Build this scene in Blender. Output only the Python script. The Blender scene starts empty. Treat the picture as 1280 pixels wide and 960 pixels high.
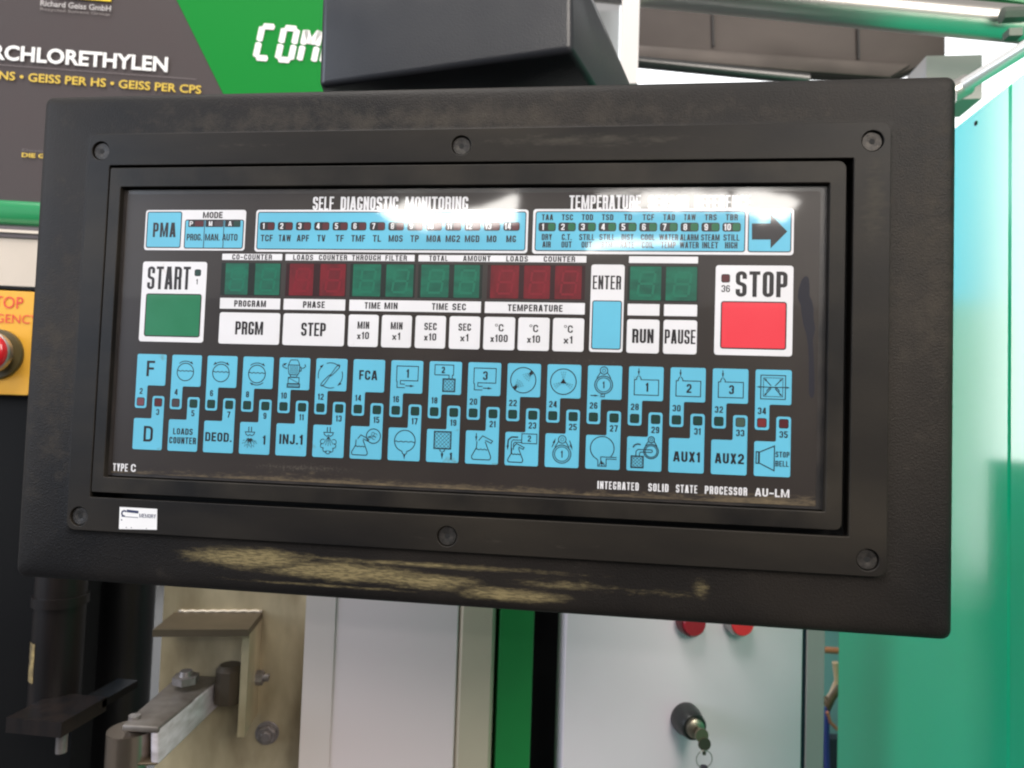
import bpy, math, random
from mathutils import Vector, Matrix
random.seed(7)
S = bpy.context.scene
C = S.collection
PI = math.pi

# ------------------------------------------------------------------ camera
# panel frame: x right, y down, z away from the camera, millimetres
R_ = [[0.99224479, -0.03412731, 0.1195224],
      [0.028672, 0.99848006, 0.04706894],
      [-0.12094707, -0.04327697, 0.99171514]]
CAM = (257.853, 108.935, -364.149)
FPX = 870.0

def w3(v): return Vector((v[0], v[2], -v[1]))          # panel frame -> world axes
right, down, fwd = w3(R_[0]), w3(R_[1]), w3(R_[2])
cam_loc = w3(CAM) / 1000.0
cd = bpy.data.cameras.new('camera'); cam = bpy.data.objects.new('camera', cd); C.objects.link(cam)
m = Matrix.Identity(4)
for i in range(3):
    m[i][0] = right[i]; m[i][1] = -down[i]; m[i][2] = -fwd[i]; m[i][3] = cam_loc[i]
cam.matrix_world = m
cd.sensor_width = 36.0; cd.lens = FPX / 1280 * 36.0
cd.clip_start = 0.01; cd.clip_end = 100
cd.dof.use_dof = True; cd.dof.focus_distance = 0.40; cd.dof.aperture_fstop = 9.5
S.camera = cam
S.cycles.filter_width = 2.1
S.render.resolution_x = 1024; S.render.resolution_y = 768
S.view_settings.view_transform = 'Standard'; S.view_settings.look = 'None'
S.view_settings.exposure = 0.22; S.view_settings.gamma = 1.0

# ------------------------------------------------------------------ light
W = bpy.data.worlds.new('World'); S.world = W; W.use_nodes = True
bg = W.node_tree.nodes['Background']
bg.inputs[0].default_value = (1.0, 0.965, 0.95, 1); bg.inputs[1].default_value = 0.36

def area(name, loc, target, sx, sy, power, col):
    l = bpy.data.lights.new(name, 'AREA'); l.shape = 'RECTANGLE'; l.size = sx; l.size_y = sy
    l.energy = power; l.color = col
    o = bpy.data.objects.new(name, l); C.objects.link(o); o.location = loc
    d = Vector(target) - Vector(loc)
    o.rotation_euler = d.to_track_quat('-Z', 'Y').to_euler()
    return o
area('hall_light', (1.60, -1.75, 1.15), (0.3, 0.1, 0), 1.1, 1.1, 46, (1.0, 0.92, 0.83))
area('ceiling_light', (-0.3, -0.75, 2.1), (0.3, 0.3, -0.2), 1.6, 0.9, 50, (1.0, 0.97, 0.93))
area('side_window_light', (-1.74, -1.25, 0.45), (0.1, 0.1, 0), 1.2, 1.3, 25, (0.74, 0.84, 1.0))

# ------------------------------------------------------------------ pixel / plane helpers
def ray(px, py):
    return ((px - 640) / FPX) * right + ((py - 480) / FPX) * down + fwd
def on_plane(px, py, p0, n):
    d = ray(px, py); s = (p0 - cam_loc).dot(n) / d.dot(n)
    return cam_loc + d * s
def H(px, py, z=0.0):                                  # pixel -> panel millimetres on plane z (z out of panel)
    p = on_plane(px, py, Vector((0, -.0034 - z / 1000.0, 0)), Vector((0, 1, 0)))
    return p.x * 1000, -p.z * 1000

# ------------------------------------------------------------------ materials
def mat(name, col, rough=0.5, metal=0.0, coat=0.0, coat_rough=0.03, bump=0.0, bscale=800, var=0.0, vscale=40,
        var_col=None, emit=0.0, spec=0.5, stretch=(1, 1, 1), detail=4, bdist=0.0004):
    M = bpy.data.materials.new(name); M.use_nodes = True
    nt = M.node_tree; N = nt.nodes; Lk = nt.links
    b = N['Principled BSDF']
    b.inputs['Base Color'].default_value = (*col, 1); b.inputs['Roughness'].default_value = rough
    b.inputs['Metallic'].default_value = metal; b.inputs['Coat Weight'].default_value = coat
    b.inputs['Coat Roughness'].default_value = coat_rough
    b.inputs['Specular IOR Level'].default_value = spec
    if emit:
        b.inputs['Emission Color'].default_value = (*col, 1); b.inputs['Emission Strength'].default_value = emit
    tc = N.new('ShaderNodeTexCoord'); mp = N.new('ShaderNodeMapping'); Lk.new(tc.outputs['Object'], mp.inputs[0])
    mp.inputs['Scale'].default_value = stretch
    if var:
        n = N.new('ShaderNodeTexNoise'); n.inputs['Scale'].default_value = vscale; n.inputs['Detail'].default_value = detail
        Lk.new(mp.outputs[0], n.inputs['Vector'])
        r = N.new('ShaderNodeMapRange'); r.inputs[1].default_value = 0.35; r.inputs[2].default_value = 0.7
        r.inputs[3].default_value = 0; r.inputs[4].default_value = var
        Lk.new(n.outputs[0], r.inputs[0])
        mx = N.new('ShaderNodeMix'); mx.data_type = 'RGBA'
        mx.inputs[6].default_value = (*col, 1)
        vc = var_col or tuple(c * 0.6 for c in col); mx.inputs[7].default_value = (*vc, 1)
        Lk.new(r.outputs[0], mx.inputs[0]); Lk.new(mx.outputs[2], b.inputs['Base Color'])
        rr = N.new('ShaderNodeMapRange'); rr.inputs[3].default_value = rough; rr.inputs[4].default_value = min(1, rough + 0.15)
        Lk.new(n.outputs[0], rr.inputs[0]); Lk.new(rr.outputs[0], b.inputs['Roughness'])
        M['mix'] = mx.name
    if bump:
        n2 = N.new('ShaderNodeTexNoise'); n2.inputs['Scale'].default_value = bscale; n2.inputs['Detail'].default_value = 3
        Lk.new(mp.outputs[0], n2.inputs['Vector'])
        bp = N.new('ShaderNodeBump'); bp.inputs['Strength'].default_value = bump; bp.inputs['Distance'].default_value = bdist
        Lk.new(n2.outputs[0], bp.inputs['Height']); Lk.new(bp.outputs[0], b.inputs['Normal'])
    return M

def spot_mask(nt, pts, tc_out, plateau=0.0):
    """sum of soft ellipses in object space; pts = (x, y, rx, ry, weight) in metres"""
    N = nt.nodes; Lk = nt.links; acc = None
    for (x, y, rx, ry, wt) in pts:
        mp = N.new('ShaderNodeMapping'); mp.vector_type = 'POINT'
        mp.inputs['Location'].default_value = (-x / rx, -y / ry, 0); mp.inputs['Scale'].default_value = (1 / rx, 1 / ry, 0)
        Lk.new(tc_out, mp.inputs[0])
        ln = N.new('ShaderNodeVectorMath'); ln.operation = 'LENGTH'; Lk.new(mp.outputs[0], ln.inputs[0])
        r = N.new('ShaderNodeMapRange'); r.inputs[1].default_value = plateau; r.inputs[2].default_value = 1.0
        r.inputs[3].default_value = wt; r.inputs[4].default_value = 0.0; Lk.new(ln.outputs['Value'], r.inputs[0])
        if acc is None: acc = r.outputs[0]
        else:
            a = N.new('ShaderNodeMath'); a.operation = 'MAXIMUM'; Lk.new(acc, a.inputs[0]); Lk.new(r.outputs[0], a.inputs[1]); acc = a.outputs[0]
    return acc

def add_soil(M, pts, colour, scale=300, lo=0.45, hi=0.65, stretch=(1, 1, 1), strength=1.0, rough=0.8, plateau=0.0, detail=7, nrough=0.65, colour2=None):
    """real dirt / wear with its own outline, mixed over the base colour"""
    nt = M.node_tree; N = nt.nodes; Lk = nt.links; b = N['Principled BSDF']
    tc = N.new('ShaderNodeTexCoord'); mask = spot_mask(nt, pts, tc.outputs['Object'], plateau)
    mp = N.new('ShaderNodeMapping'); mp.inputs['Scale'].default_value = stretch; Lk.new(tc.outputs['Object'], mp.inputs[0])
    n = N.new('ShaderNodeTexNoise'); n.inputs['Scale'].default_value = scale; n.inputs['Detail'].default_value = detail
    n.inputs['Roughness'].default_value = nrough
    Lk.new(mp.outputs[0], n.inputs['Vector'])
    a = N.new('ShaderNodeMath'); a.operation = 'MULTIPLY_ADD'; a.inputs[1].default_value = 0.5; a.inputs[2].default_value = -0.05
    Lk.new(mask, a.inputs[0])
    s = N.new('ShaderNodeMath'); s.operation = 'ADD'; Lk.new(a.outputs[0], s.inputs[0]); Lk.new(n.outputs[0], s.inputs[1])
    r = N.new('ShaderNodeMapRange'); r.inputs[1].default_value = lo + 0.25; r.inputs[2].default_value = hi + 0.25
    r.inputs[3].default_value = 0; r.inputs[4].default_value = strength; Lk.new(s.outputs[0], r.inputs[0])
    mx = N.new('ShaderNodeMix'); mx.data_type = 'RGBA'
    src = b.inputs['Base Color']
    if src.is_linked: Lk.new(src.links[0].from_socket, mx.inputs[6])
    else: mx.inputs[6].default_value = src.default_value
    mx.inputs[7].default_value = (*colour, 1)
    if colour2:
        n3 = N.new('ShaderNodeTexNoise'); n3.inputs['Scale'].default_value = scale * 3; n3.inputs['Detail'].default_value = 6; Lk.new(mp.outputs[0], n3.inputs['Vector'])
        r3 = N.new('ShaderNodeMapRange'); r3.inputs[1].default_value = .42; r3.inputs[2].default_value = .6; Lk.new(n3.outputs[0], r3.inputs[0])
        m3 = N.new('ShaderNodeMix'); m3.data_type = 'RGBA'; m3.inputs[6].default_value = (*colour, 1); m3.inputs[7].default_value = (*colour2, 1)
        Lk.new(r3.outputs[0], m3.inputs[0]); Lk.new(m3.outputs[2], mx.inputs[7])
    Lk.new(r.outputs[0], mx.inputs[0]); Lk.new(mx.outputs[2], src)
    mr = N.new('ShaderNodeMix'); mr.data_type = 'FLOAT'; Lk.new(r.outputs[0], mr.inputs[0])
    rs = b.inputs['Roughness']
    if rs.is_linked: Lk.new(rs.links[0].from_socket, mr.inputs[2])
    else: mr.inputs[2].default_value = rs.default_value
    mr.inputs[3].default_value = rough; Lk.new(mr.outputs[0], rs)
    cw = b.inputs['Coat Weight']
    if cw.default_value > 0:
        mc = N.new('ShaderNodeMix'); mc.data_type = 'FLOAT'; Lk.new(r.outputs[0], mc.inputs[0])
        mc.inputs[2].default_value = cw.default_value; mc.inputs[3].default_value = cw.default_value * 0.3
        Lk.new(mc.outputs[0], cw)

FILMK = dict(spec=0.3, rough=0.30, coat=1.0, coat_rough=0.045, bump=0.14, bscale=14, bdist=0.002)
HOUS = mat('black_textured_housing', (0.0065, 0.0060, 0.0064), rough=0.43, spec=.20, bump=0.6, bscale=1100, bdist=0.00045, var=0.9, vscale=7, var_col=(0.026, 0.021, 0.017), detail=9)
DUST = (0.16, 0.14, 0.115)
add_soil(HOUS, [(0.16, 0.05, 0.30, 0.016, .55), (0.42, -0.02, 0.03, 0.12, .5), (-.05, -.09, .03, .12, .45)], (0.065, 0.054, 0.042), scale=90, lo=0.30, hi=0.72, strength=0.8, detail=12, nrough=.75)
add_soil(HOUS, [(0.190, 0.052, 0.03, 0.010, .7), (0.33, -0.195, .09, .012, .5), (.20, -.196, .1, .012, .4)], DUST, scale=1500, lo=0.58, hi=0.66, strength=0.6)
add_soil(HOUS, [(0.072, -0.1920, 0.052, 0.0080, 1.0), (0.125, -0.1965, 0.065, 0.0075, 1.0), (0.168, -0.1985, 0.045, 0.0065, .9), (0.216, -0.2030, 0.042, 0.0052, .95), (0.245, -0.196, 0.055, 0.0045, 0.42),
                (0.29, -0.197, 0.04, 0.004, 0.34), (0.313, -0.1945, 0.007, 0.009, 0.42), (0.17, -0.190, 0.12, 0.0024, 0.6), (0.12, -.2045, .09, .0015, .5)], (0.27, 0.215, 0.105), scale=210, stretch=(0.32, 1.9, 1),
         lo=0.315, hi=0.58, strength=0.85, plateau=.12, detail=15, nrough=.88, colour2=(.13, .105, .055))
BEZ = mat('black_bezel_plastic', (0.0070, 0.0064, 0.0066), rough=0.38, spec=.20, bump=0.2, bscale=900, bdist=0.0002, var=0.9, vscale=11, var_col=(0.03, 0.025, 0.019), stretch=(0.5, 1.5, 1), detail=9)
add_soil(BEZ, [(0.25, 0.036, 0.12, 0.007, .8), (0.392, 0.0, .012, .05, .8), (.05, .036, .06, .006, .5), (.2, -.175, .2, .006, .4)], (0.085, 0.075, 0.058), scale=180, stretch=(.5, 1.5, 1), lo=0.42, hi=0.85, strength=0.7, detail=10, nrough=.72)
INFR = mat('inner_frame_plastic', (0.0075, 0.0068, 0.0066), rough=0.38, spec=.22, bump=0.15, bscale=700, bdist=0.0002, var=0.8, vscale=20, var_col=(0.035, 0.029, 0.022), detail=9)
GAP = mat('recess_black', (0.004, 0.004, 0.004), rough=0.8)
GLASS_EDGE = mat('overlay_edge', (0.02, 0.019, 0.02), rough=0.25, coat=1.0, coat_rough=0.06, var=0.6, vscale=60, var_col=(0.05, 0.04, 0.035))
FILM = mat('black_overlay_film', (0.026, 0.021, 0.020), var=0.6, vscale=16, var_col=(0.038, 0.031, 0.026), detail=8, **FILMK)
add_soil(FILM, [(0.17, -0.1505, 0.40, 0.006, 0.9), (0.34, -0.150, 0.07, 0.010, 0.85), (0.372, -0.07, 0.006, 0.12, 0.8), (0.10, -0.146, 0.05, 0.006, 0.35)],
         (0.20, 0.15, 0.085), scale=420, stretch=(0.4, 2, 1), lo=0.36, hi=0.66, strength=0.7, detail=10, nrough=.75)
add_soil(FILM, [(.10, -.142, .10, .006, .9), (.25, -.08, .16, .008, .7), (.30, .004, .10, .006, .6)], (.10, .085, .065), scale=900, lo=.56, hi=.72, strength=.6)
BLUE = mat('cyan_print', (0.125, 0.475, 0.655), var=0.9, vscale=18, var_col=(0.11, 0.41, 0.57), detail=9, **FILMK)
stains = [(0.0155, -0.0825, 0.006, 0.006, .9), (0.0225, -0.083, 0.006, 0.005, .7), (0.016, -0.1355, 0.006, 0.004, .8), (0.1055, -0.130, 0.005, 0.004, .95),
          (0.1825, -0.1345, 0.010, 0.004, 1.0), (0.185, -0.1185, 0.005, 0.003, .7), (0.206, -0.1355, 0.006, 0.004, .8), (0.1800, -0.0975, 0.006, 0.005, .5),
          (0.278, -0.088, 0.004, 0.006, .7), (0.275, -0.125, 0.006, 0.0025, .8), (0.100, -0.098, 0.004, 0.004, .5), (0.0985, -0.131, 0.003, 0.003, .7)]
add_soil(BLUE, stains, (0.11, 0.10, 0.045), scale=420, lo=0.48, hi=0.85, strength=0.9)
WHITE = mat('white_print', (0.73, 0.725, 0.755), var=0.6, vscale=24, detail=9, var_col=(0.64, 0.63, 0.645), **FILMK)
add_soil(WHITE, [(0.012, -0.034, 0.006, 0.010, .8), (0.05, -0.0745, 0.004, 0.003, .5), (0.127, -0.0745, 0.004, 0.003, .7)], (0.35, 0.25, 0.18), scale=400, lo=0.5, hi=0.85, strength=0.7)
INK = mat('black_ink', (0.022, 0.019, 0.021), **FILMK)
GREENB = mat('green_button_print', (0.012, 0.155, 0.065), var=0.5, vscale=60, var_col=(0.02, 0.19, 0.09), **FILMK)
REDB = mat('red_button_print', (0.70, 0.040, 0.060), var=0.4, vscale=20, var_col=(0.76, 0.065, 0.085), **FILMK)
WINDOWM = mat('smoked_display_window', (0.006, 0.012, 0.010), **FILMK)
WINDOWR = mat('smoked_red_window', (0.022, 0.004, 0.006), **FILMK)
DGREEN = mat('green_digit_block', (0.002, 0.125, 0.072), var=0.9, vscale=110, var_col=(0.002, 0.065, 0.042), stretch=(0.7, 1.6, 1), **FILMK)
SGREEN = mat('green_segments', (0.003, 0.128, 0.075), **FILMK)
DRED = mat('red_digit_block', (0.15, 0.003, 0.010), var=0.9, vscale=110, var_col=(0.075, 0.002, 0.006), stretch=(1.6, .7, 1), **FILMK)
SRED = mat('red_segments', (0.165, 0.004, 0.013), **FILMK)
LEDS = {'r': mat('led_red_dark', (0.085, 0.02, 0.024), **FILMK), 'R': mat('led_red', (0.17, 0.028, 0.032), **FILMK),
        'b': mat('led_brown', (0.15, 0.055, 0.07), **FILMK), 'n': mat('led_grey_brown', (0.065, 0.05, 0.055), **FILMK),
        'g': mat('led_green_dark', (0.016, 0.048, 0.040), **FILMK), 'G': mat('led_green', (0.015, 0.12, 0.05), **FILMK),
        'k': mat('led_grey_green', (0.06, 0.095, 0.075), **FILMK)}
SCREW = mat('black_screw', (0.028, 0.026, 0.025), rough=0.38, metal=0.6, bump=0.4, bscale=2500, var=0.6, vscale=500, var_col=(0.09, 0.08, 0.07))

# ------------------------------------------------------------------ object helpers
def link(o, parent=None):
    C.objects.link(o)
    if parent: o.parent = parent
    return o
def empty(name, loc=(0, 0, 0), rot=(0, 0, 0)):
    o = bpy.data.objects.new(name, None); C.objects.link(o); o.empty_display_size = 0.02
    o.location = loc; o.rotation_euler = rot; return o
def tag(o, label=None, cat=None, group=None, kind=None):
    if label: o['label'] = label
    if cat: o['category'] = cat
    if group: o['group'] = group
    if kind: o['kind'] = kind
    return o
class MB:
    def __init__(s): s.v = []; s.f = []; s.k = 0
    def add(s, vs, fs):
        o = len(s.v); s.v += [tuple(v) for v in vs]; s.f += [tuple(i + o for i in f) for f in fs]; return s
    def build(s, name, M, parent=None, smooth=False, scale=1.0, auto=None):
        me = bpy.data.meshes.new(name)
        me.from_pydata([tuple(c * scale for c in v) for v in s.v], [], s.f); me.validate()
        import bmesh
        b = bmesh.new(); b.from_mesh(me); bmesh.ops.recalc_face_normals(b, faces=b.faces) if s.k == 0 else None
        b.to_mesh(me); b.free()
        me.materials.append(M)
        if smooth or auto:
            for p in me.polygons: p.use_smooth = True
            if auto: me.set_sharp_from_angle(angle=math.radians(auto))
        return link(bpy.data.objects.new(name, me), parent)
    # prism from an outline with a chamfered front edge (z out)
    def prism(s, pts, z0, z1, bev=0.0, back=False):
        n = len(pts); vs = [(x, y, z0) for x, y in pts]; fs = []
        rings = 1
        if bev:
            vs += [(x, y, z1 - bev) for x, y in pts]; vs += [(x, y, z1) for x, y in inset(pts, bev)]; rings = 3
        else: vs += [(x, y, z1) for x, y in pts]; rings = 2
        for r in range(rings - 1):
            for i in range(n): j = (i + 1) % n; fs.append((r * n + i, r * n + j, (r + 1) * n + j, (r + 1) * n + i))
        fs.append(tuple(range((rings - 1) * n, rings * n)))
        if back: fs.append(tuple(range(n - 1, -1, -1)))
        return s.add(vs, fs)
    def sheet(s, pts, z): return s.add([(x, y, z) for x, y in pts], [tuple(range(len(pts)))])
    def stroke(s, pts, t, z, closed=False):
        pts = [Vector(p) for p in pts]; n = len(pts)
        if n < 2: return s
        L_, R2 = [], []
        for i in range(n):
            if closed: a, b = pts[i - 1], pts[(i + 1) % n]
            else: a, b = pts[max(0, i - 1)], pts[min(n - 1, i + 1)]
            d1 = (pts[i] - a); d2 = (b - pts[i])
            if d1.length < 1e-9: d1 = d2
            if d2.length < 1e-9: d2 = d1
            d1 = d1.normalized(); d2 = d2.normalized(); n1 = Vector((-d1.y, d1.x)); n2 = Vector((-d2.y, d2.x))
            mm = n1 + n2
            if mm.length < 1e-6: mm = n1
            mm = mm.normalized(); c = max(0.45, mm.dot(n1)); o = mm * (t / 2 / c)
            L_.append(pts[i] + o); R2.append(pts[i] - o)
        vs = [(p.x, p.y, z) for p in L_] + [(p.x, p.y, z) for p in R2]
        fs = [(i, i + n, (i + 1) % n + n, (i + 1) % n) for i in range(n if closed else n - 1)]
        return s.add(vs, fs)
    def box(s, x0, x1, y0, y1, z0, z1):
        return s.add([(x, y, z) for z in (z0, z1) for y in (y0, y1) for x in (x0, x1)],
                     [(0, 2, 3, 1), (4, 5, 7, 6), (0, 1, 5, 4), (2, 6, 7, 3), (0, 4, 6, 2), (1, 3, 7, 5)])
    def tube(s, pts, r, seg=16, caps=True):
        pts = [Vector(p) for p in pts]; n = len(pts); rs = r if isinstance(r, (list, tuple)) else [r] * n
        base = len(s.v); up = None
        for i, p in enumerate(pts):
            d = (pts[min(n - 1, i + 1)] - pts[max(0, i - 1)]).normalized()
            if up is None: up = d.orthogonal().normalized()
            up = (up - d * up.dot(d)).normalized(); sd = d.cross(up)
            for k in range(seg):
                a = 2 * PI * k / seg; q = p + (up * math.cos(a) + sd * math.sin(a)) * rs[i]; s.v.append(tuple(q))
        for i in range(n - 1):
            for k in range(seg):
                a = base + i * seg + k; b = base + i * seg + (k + 1) % seg; s.f.append((a, b, b + seg, a + seg))
        if caps:
            s.f.append(tuple(base + k for k in range(seg))); s.f.append(tuple(base + (n - 1) * seg + k for k in range(seg)))
        return s
    def lathe(s, c, prof, seg=40):                    # profile (r, z) about local z at c
        base = len(s.v); n = len(prof)
        for r, z in prof:
            for k in range(seg): a = 2 * PI * k / seg; s.v.append((c[0] + r * math.cos(a), c[1] + r * math.sin(a), z))
        for i in range(n - 1):
            for k in range(seg):
                a = base + i * seg + k; b = base + i * seg + (k + 1) % seg; s.f.append((a, b, b + seg, a + seg))
        s.f.append(tuple(base + k for k in range(seg))); s.f.append(tuple(base + (n - 1) * seg + k for k in range(seg)))
        return s

def inset(pts, d):
    n = len(pts); A = sum(pts[i][0] * pts[(i + 1) % n][1] - pts[(i + 1) % n][0] * pts[i][1] for i in range(n))
    sg = 1 if A > 0 else -1; out = []
    for i in range(n):
        a, p, b = Vector(pts[i - 1]), Vector(pts[i]), Vector(pts[(i + 1) % n])
        d1 = (p - a).normalized(); d2 = (b - p).normalized()
        n1 = Vector((-d1.y, d1.x)) * sg; n2 = Vector((-d2.y, d2.x)) * sg; mm = (n1 + n2).normalized(); c = max(0.4, mm.dot(n1))
        q = p + mm * (d / c); out.append((q.x, q.y))
    return out
def fillet(pts, r, seg=4, closed=True):
    n = len(pts); out = []
    for i in range(n):
        if not closed and i in (0, n - 1): out.append(tuple(pts[i])); continue
        a, p, b = Vector(pts[i - 1]), Vector(pts[i]), Vector(pts[(i + 1) % n])
        u = a - p; v = b - p; lu, lv = u.length, v.length
        if lu < 1e-9 or lv < 1e-9: continue
        u.normalize(); v.normalize()
        ang = u.angle(v)
        if ang > 3.05: out.append(tuple(p)); continue
        rr = r[i] if isinstance(r, (list, tuple)) else r
        t = min(rr / math.tan(ang / 2), lu * 0.49 if (closed or i not in (1,)) else lu, lv * 0.49)
        if rr <= 0: out.append(tuple(p)); continue
        rr = t * math.tan(ang / 2); bis = (u + v).normalized(); c = p + bis * (rr / math.sin(ang / 2))
        p1 = p + u * t - c; p2 = p + v * t - c
        a1 = math.atan2(p1.y, p1.x); a2 = math.atan2(p2.y, p2.x); da = (a2 - a1 + PI) % (2 * PI) - PI
        for k in range(seg + 1):
            q = a1 + da * k / seg; out.append((c.x + rr * math.cos(q), c.y + rr * math.sin(q)))
    return out
def rrect(x0, y0, x1, y1, r, seg=4): return fillet([(x0, y0), (x1, y0), (x1, y1), (x0, y1)], r, seg)
def arc(cx, cy, r, a0, a1, n=14, ry=None):
    return [(cx + r * math.cos(math.radians(a0 + (a1 - a0) * k / n)), cy + (ry or r) * math.sin(math.radians(a0 + (a1 - a0) * k / n))) for k in range(n + 1)]
def circ(cx, cy, r, n=28, ry=None): return arc(cx, cy, r, 0, 360, n, ry)[:-1]

# ------------------------------------------------------------------ condensed lettering drawn with strokes
def glyph(ch, w, h, t):
    """centre-line strokes; box 0..w by 0..h, y up"""
    l = t / 2; X = w - l; Y = h - l; R = min((w - t) * 0.5, h * 0.2); md = h * 0.5; mx = w / 2
    f = lambda p, r=R, c=False: (fillet(p, r, 4, c), c)
    o = lambda: (fillet([(l, l), (X, l), (X, Y), (l, Y)], R, 4, True), True)
    if ch == 'I': return [([(w / 2, 0), (w / 2, h)], False)]
    if ch == 'A': return [([(l * .9, 0), (mx - l * .35, h)], False), ([(w - l * .9, 0), (mx + l * .35, h)], False), ([(w * .22, h * .27), (w * .78, h * .27)], False)]
    if ch == 'B': return [([(l, 0), (l, h)], False), f([(t, Y), (X, Y), (X, md), (t, md)]), f([(t, md), (X, md), (X, l), (t, l)])]
    if ch == 'C': return [f([(X, h * .64), (X, Y), (l, Y), (l, l), (X, l), (X, h * .36)])]
    if ch == 'D': return [([(l, 0), (l, h)], False), f([(t, Y), (X, Y), (X, l), (t, l)])]
    if ch == 'E': return [([(l, 0), (l, h)], False), ([(t, Y), (w, Y)], False), ([(t, md), (w * .92, md)], False), ([(t, l), (w, l)], False)]
    if ch == 'F': return [([(l, 0), (l, h)], False), ([(t, Y), (w, Y)], False), ([(t, md), (w * .9, md)], False)]
    if ch == 'G': return [f([(X, h * .66), (X, Y), (l, Y), (l, l), (X, l), (X, h * .45)]), ([(X - l, h * .45), (mx, h * .45)], False)]
    if ch == 'H': return [([(l, 0), (l, h)], False), ([(X, 0), (X, h)], False), ([(t, md), (X - l, md)], False)]
    if ch == 'J': return [f([(X, h), (X, l), (l, l), (l, h * .33)])]
    if ch == 'K': return [([(l, 0), (l, h)], False), ([(t * .8, h * .42), (X, h)], False), ([(w * .38, h * .56), (X, 0)], False)]
    if ch == 'L': return [([(l, 0), (l, h)], False), ([(t, l), (w, l)], False)]
    if ch == 'M': return [([(l, 0), (l, h)], False), ([(X, 0), (X, h)], False), ([(t * .8, h), (mx, h * .02)], False), ([(w - t * .8, h), (mx, h * .02)], False)]
    if ch == 'N': return [([(l, 0), (l, h)], False), ([(X, 0), (X, h)], False), ([(t * .6, h), (w - t * .6, 0)], False)]
    if ch in 'O0': return [o()]
    if ch == 'P': return [([(l, 0), (l, h)], False), f([(t, Y), (X, Y), (X, h * .45), (t, h * .45)])]
    if ch == 'Q': return [o(), ([(mx, h * .2), (w, -.02)], False)]
    if ch == 'R': return [([(l, 0), (l, h)], False), f([(t, Y), (X, Y), (X, md), (t, md)]), f([(mx, md), (X - t * .1, md), (X, 0)], R * .6)]
    if ch == 'S': return [f([(X, h * .70), (X, Y), (l, Y), (l, md + t * .3), (X, md - t * .3), (X, l), (l, l), (l, h * .30)])]
    if ch == 'T': return [([(mx, 0), (mx, h - t)], False), ([(0, Y), (w, Y)], False)]
    if ch == 'U': return [f([(l, h), (l, l), (X, l), (X, h)])]
    if ch == 'V': return [([(l * .9, h), (mx - l * .3, 0)], False), ([(w - l * .9, h), (mx + l * .3, 0)], False)]
    if ch == 'W': return [([(l * .8, h), (w * .27, 0)], False), ([(w * .5, h), (w * .27, 0)], False), ([(w * .5, h), (w * .73, 0)], False), ([(w - l * .8, h), (w * .73, 0)], False)]
    if ch == 'X': return [([(l, 0), (X, h)], False), ([(l, h), (X, 0)], False)]
    if ch == 'Y': return [([(l, h), (mx, h * .4)], False), ([(X, h), (mx, h * .4)], False), ([(mx, 0), (mx, h * .45)], False)]
    if ch == 'Z': return [([(0, Y), (w, Y)], False), ([(X - l * .3, Y), (l * 1.3, l)], False), ([(0, l), (w, l)], False)]
    if ch == '1': return [([(w * .62, 0), (w * .62, h)], False), ([(w * .62, h * .86), (w * .08, h * .72)], False)]
    if ch == '2': return [f([(l, h * .68), (l, Y), (X, Y), (X, h * .55), (l, t), (l, l)], R), ([(0, l), (w, l)], False)]
    if ch == '3': return [f([(l, h * .7), (l, Y), (X, Y), (X, md), (mx, md)]), f([(mx, md), (X, md), (X, l), (l, l), (l, h * .3)])]
    if ch == '4': return [([(w * .72, 0), (w * .72, h)], False), ([(w * .6, h * .96), (l * .8, h * .28)], False), ([(0, h * .27), (w, h * .27)], False)]
    if ch == '5': return [([(w * .95, Y), (l, Y)], False), ([(l, h), (l, h * .5)], False), f([(l, h * .56), (X, h * .58), (X, l), (l, l), (l, h * .28)])]
    if ch == '6': return [f([(X, h * .72), (X, Y), (l, Y), (l, l), (X, l), (X, h * .56), (l, h * .56)])]
    if ch == '7': return [([(0, Y), (w, Y)], False), ([(X, Y), (w * .38, 0)], False)]
    if ch == '8': return [f([(l, md), (X, md), (X, Y), (l, Y)], R, True), f([(l, l), (X, l), (X, md), (l, md)], R, True)]
    if ch == '9': return [f([(l, h * .28), (l, l), (X, l), (X, Y), (l, Y), (l, h * .44), (X, h * .44)])]
    if ch == '.': return [([(w / 2, 0), (w / 2, t)], False)]
    if ch == '-': return [([(0, h * .42), (w, h * .42)], False)]
    if ch == 'x': return [([(l, 0), (X, h * .62)], False), ([(l, h * .62), (X, 0)], False)]
    if ch == '*': return [(circ(mx, h * .84, max(w * .42, h * .13), 10, max(w * .42, h * .15)), True)]      # degree ring
    return []
GW = {'I': 'i', '.': 'i', '1': .62, 'M': 1.45, 'W': 1.6, 'J': .85, '-': .8, ' ': .7, 'x': 1.0, '*': .55, 'L': .85, 'F': .85, 'E': .88, 'T': .98, 'A': 1.08, 'V': 1.05}
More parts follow.
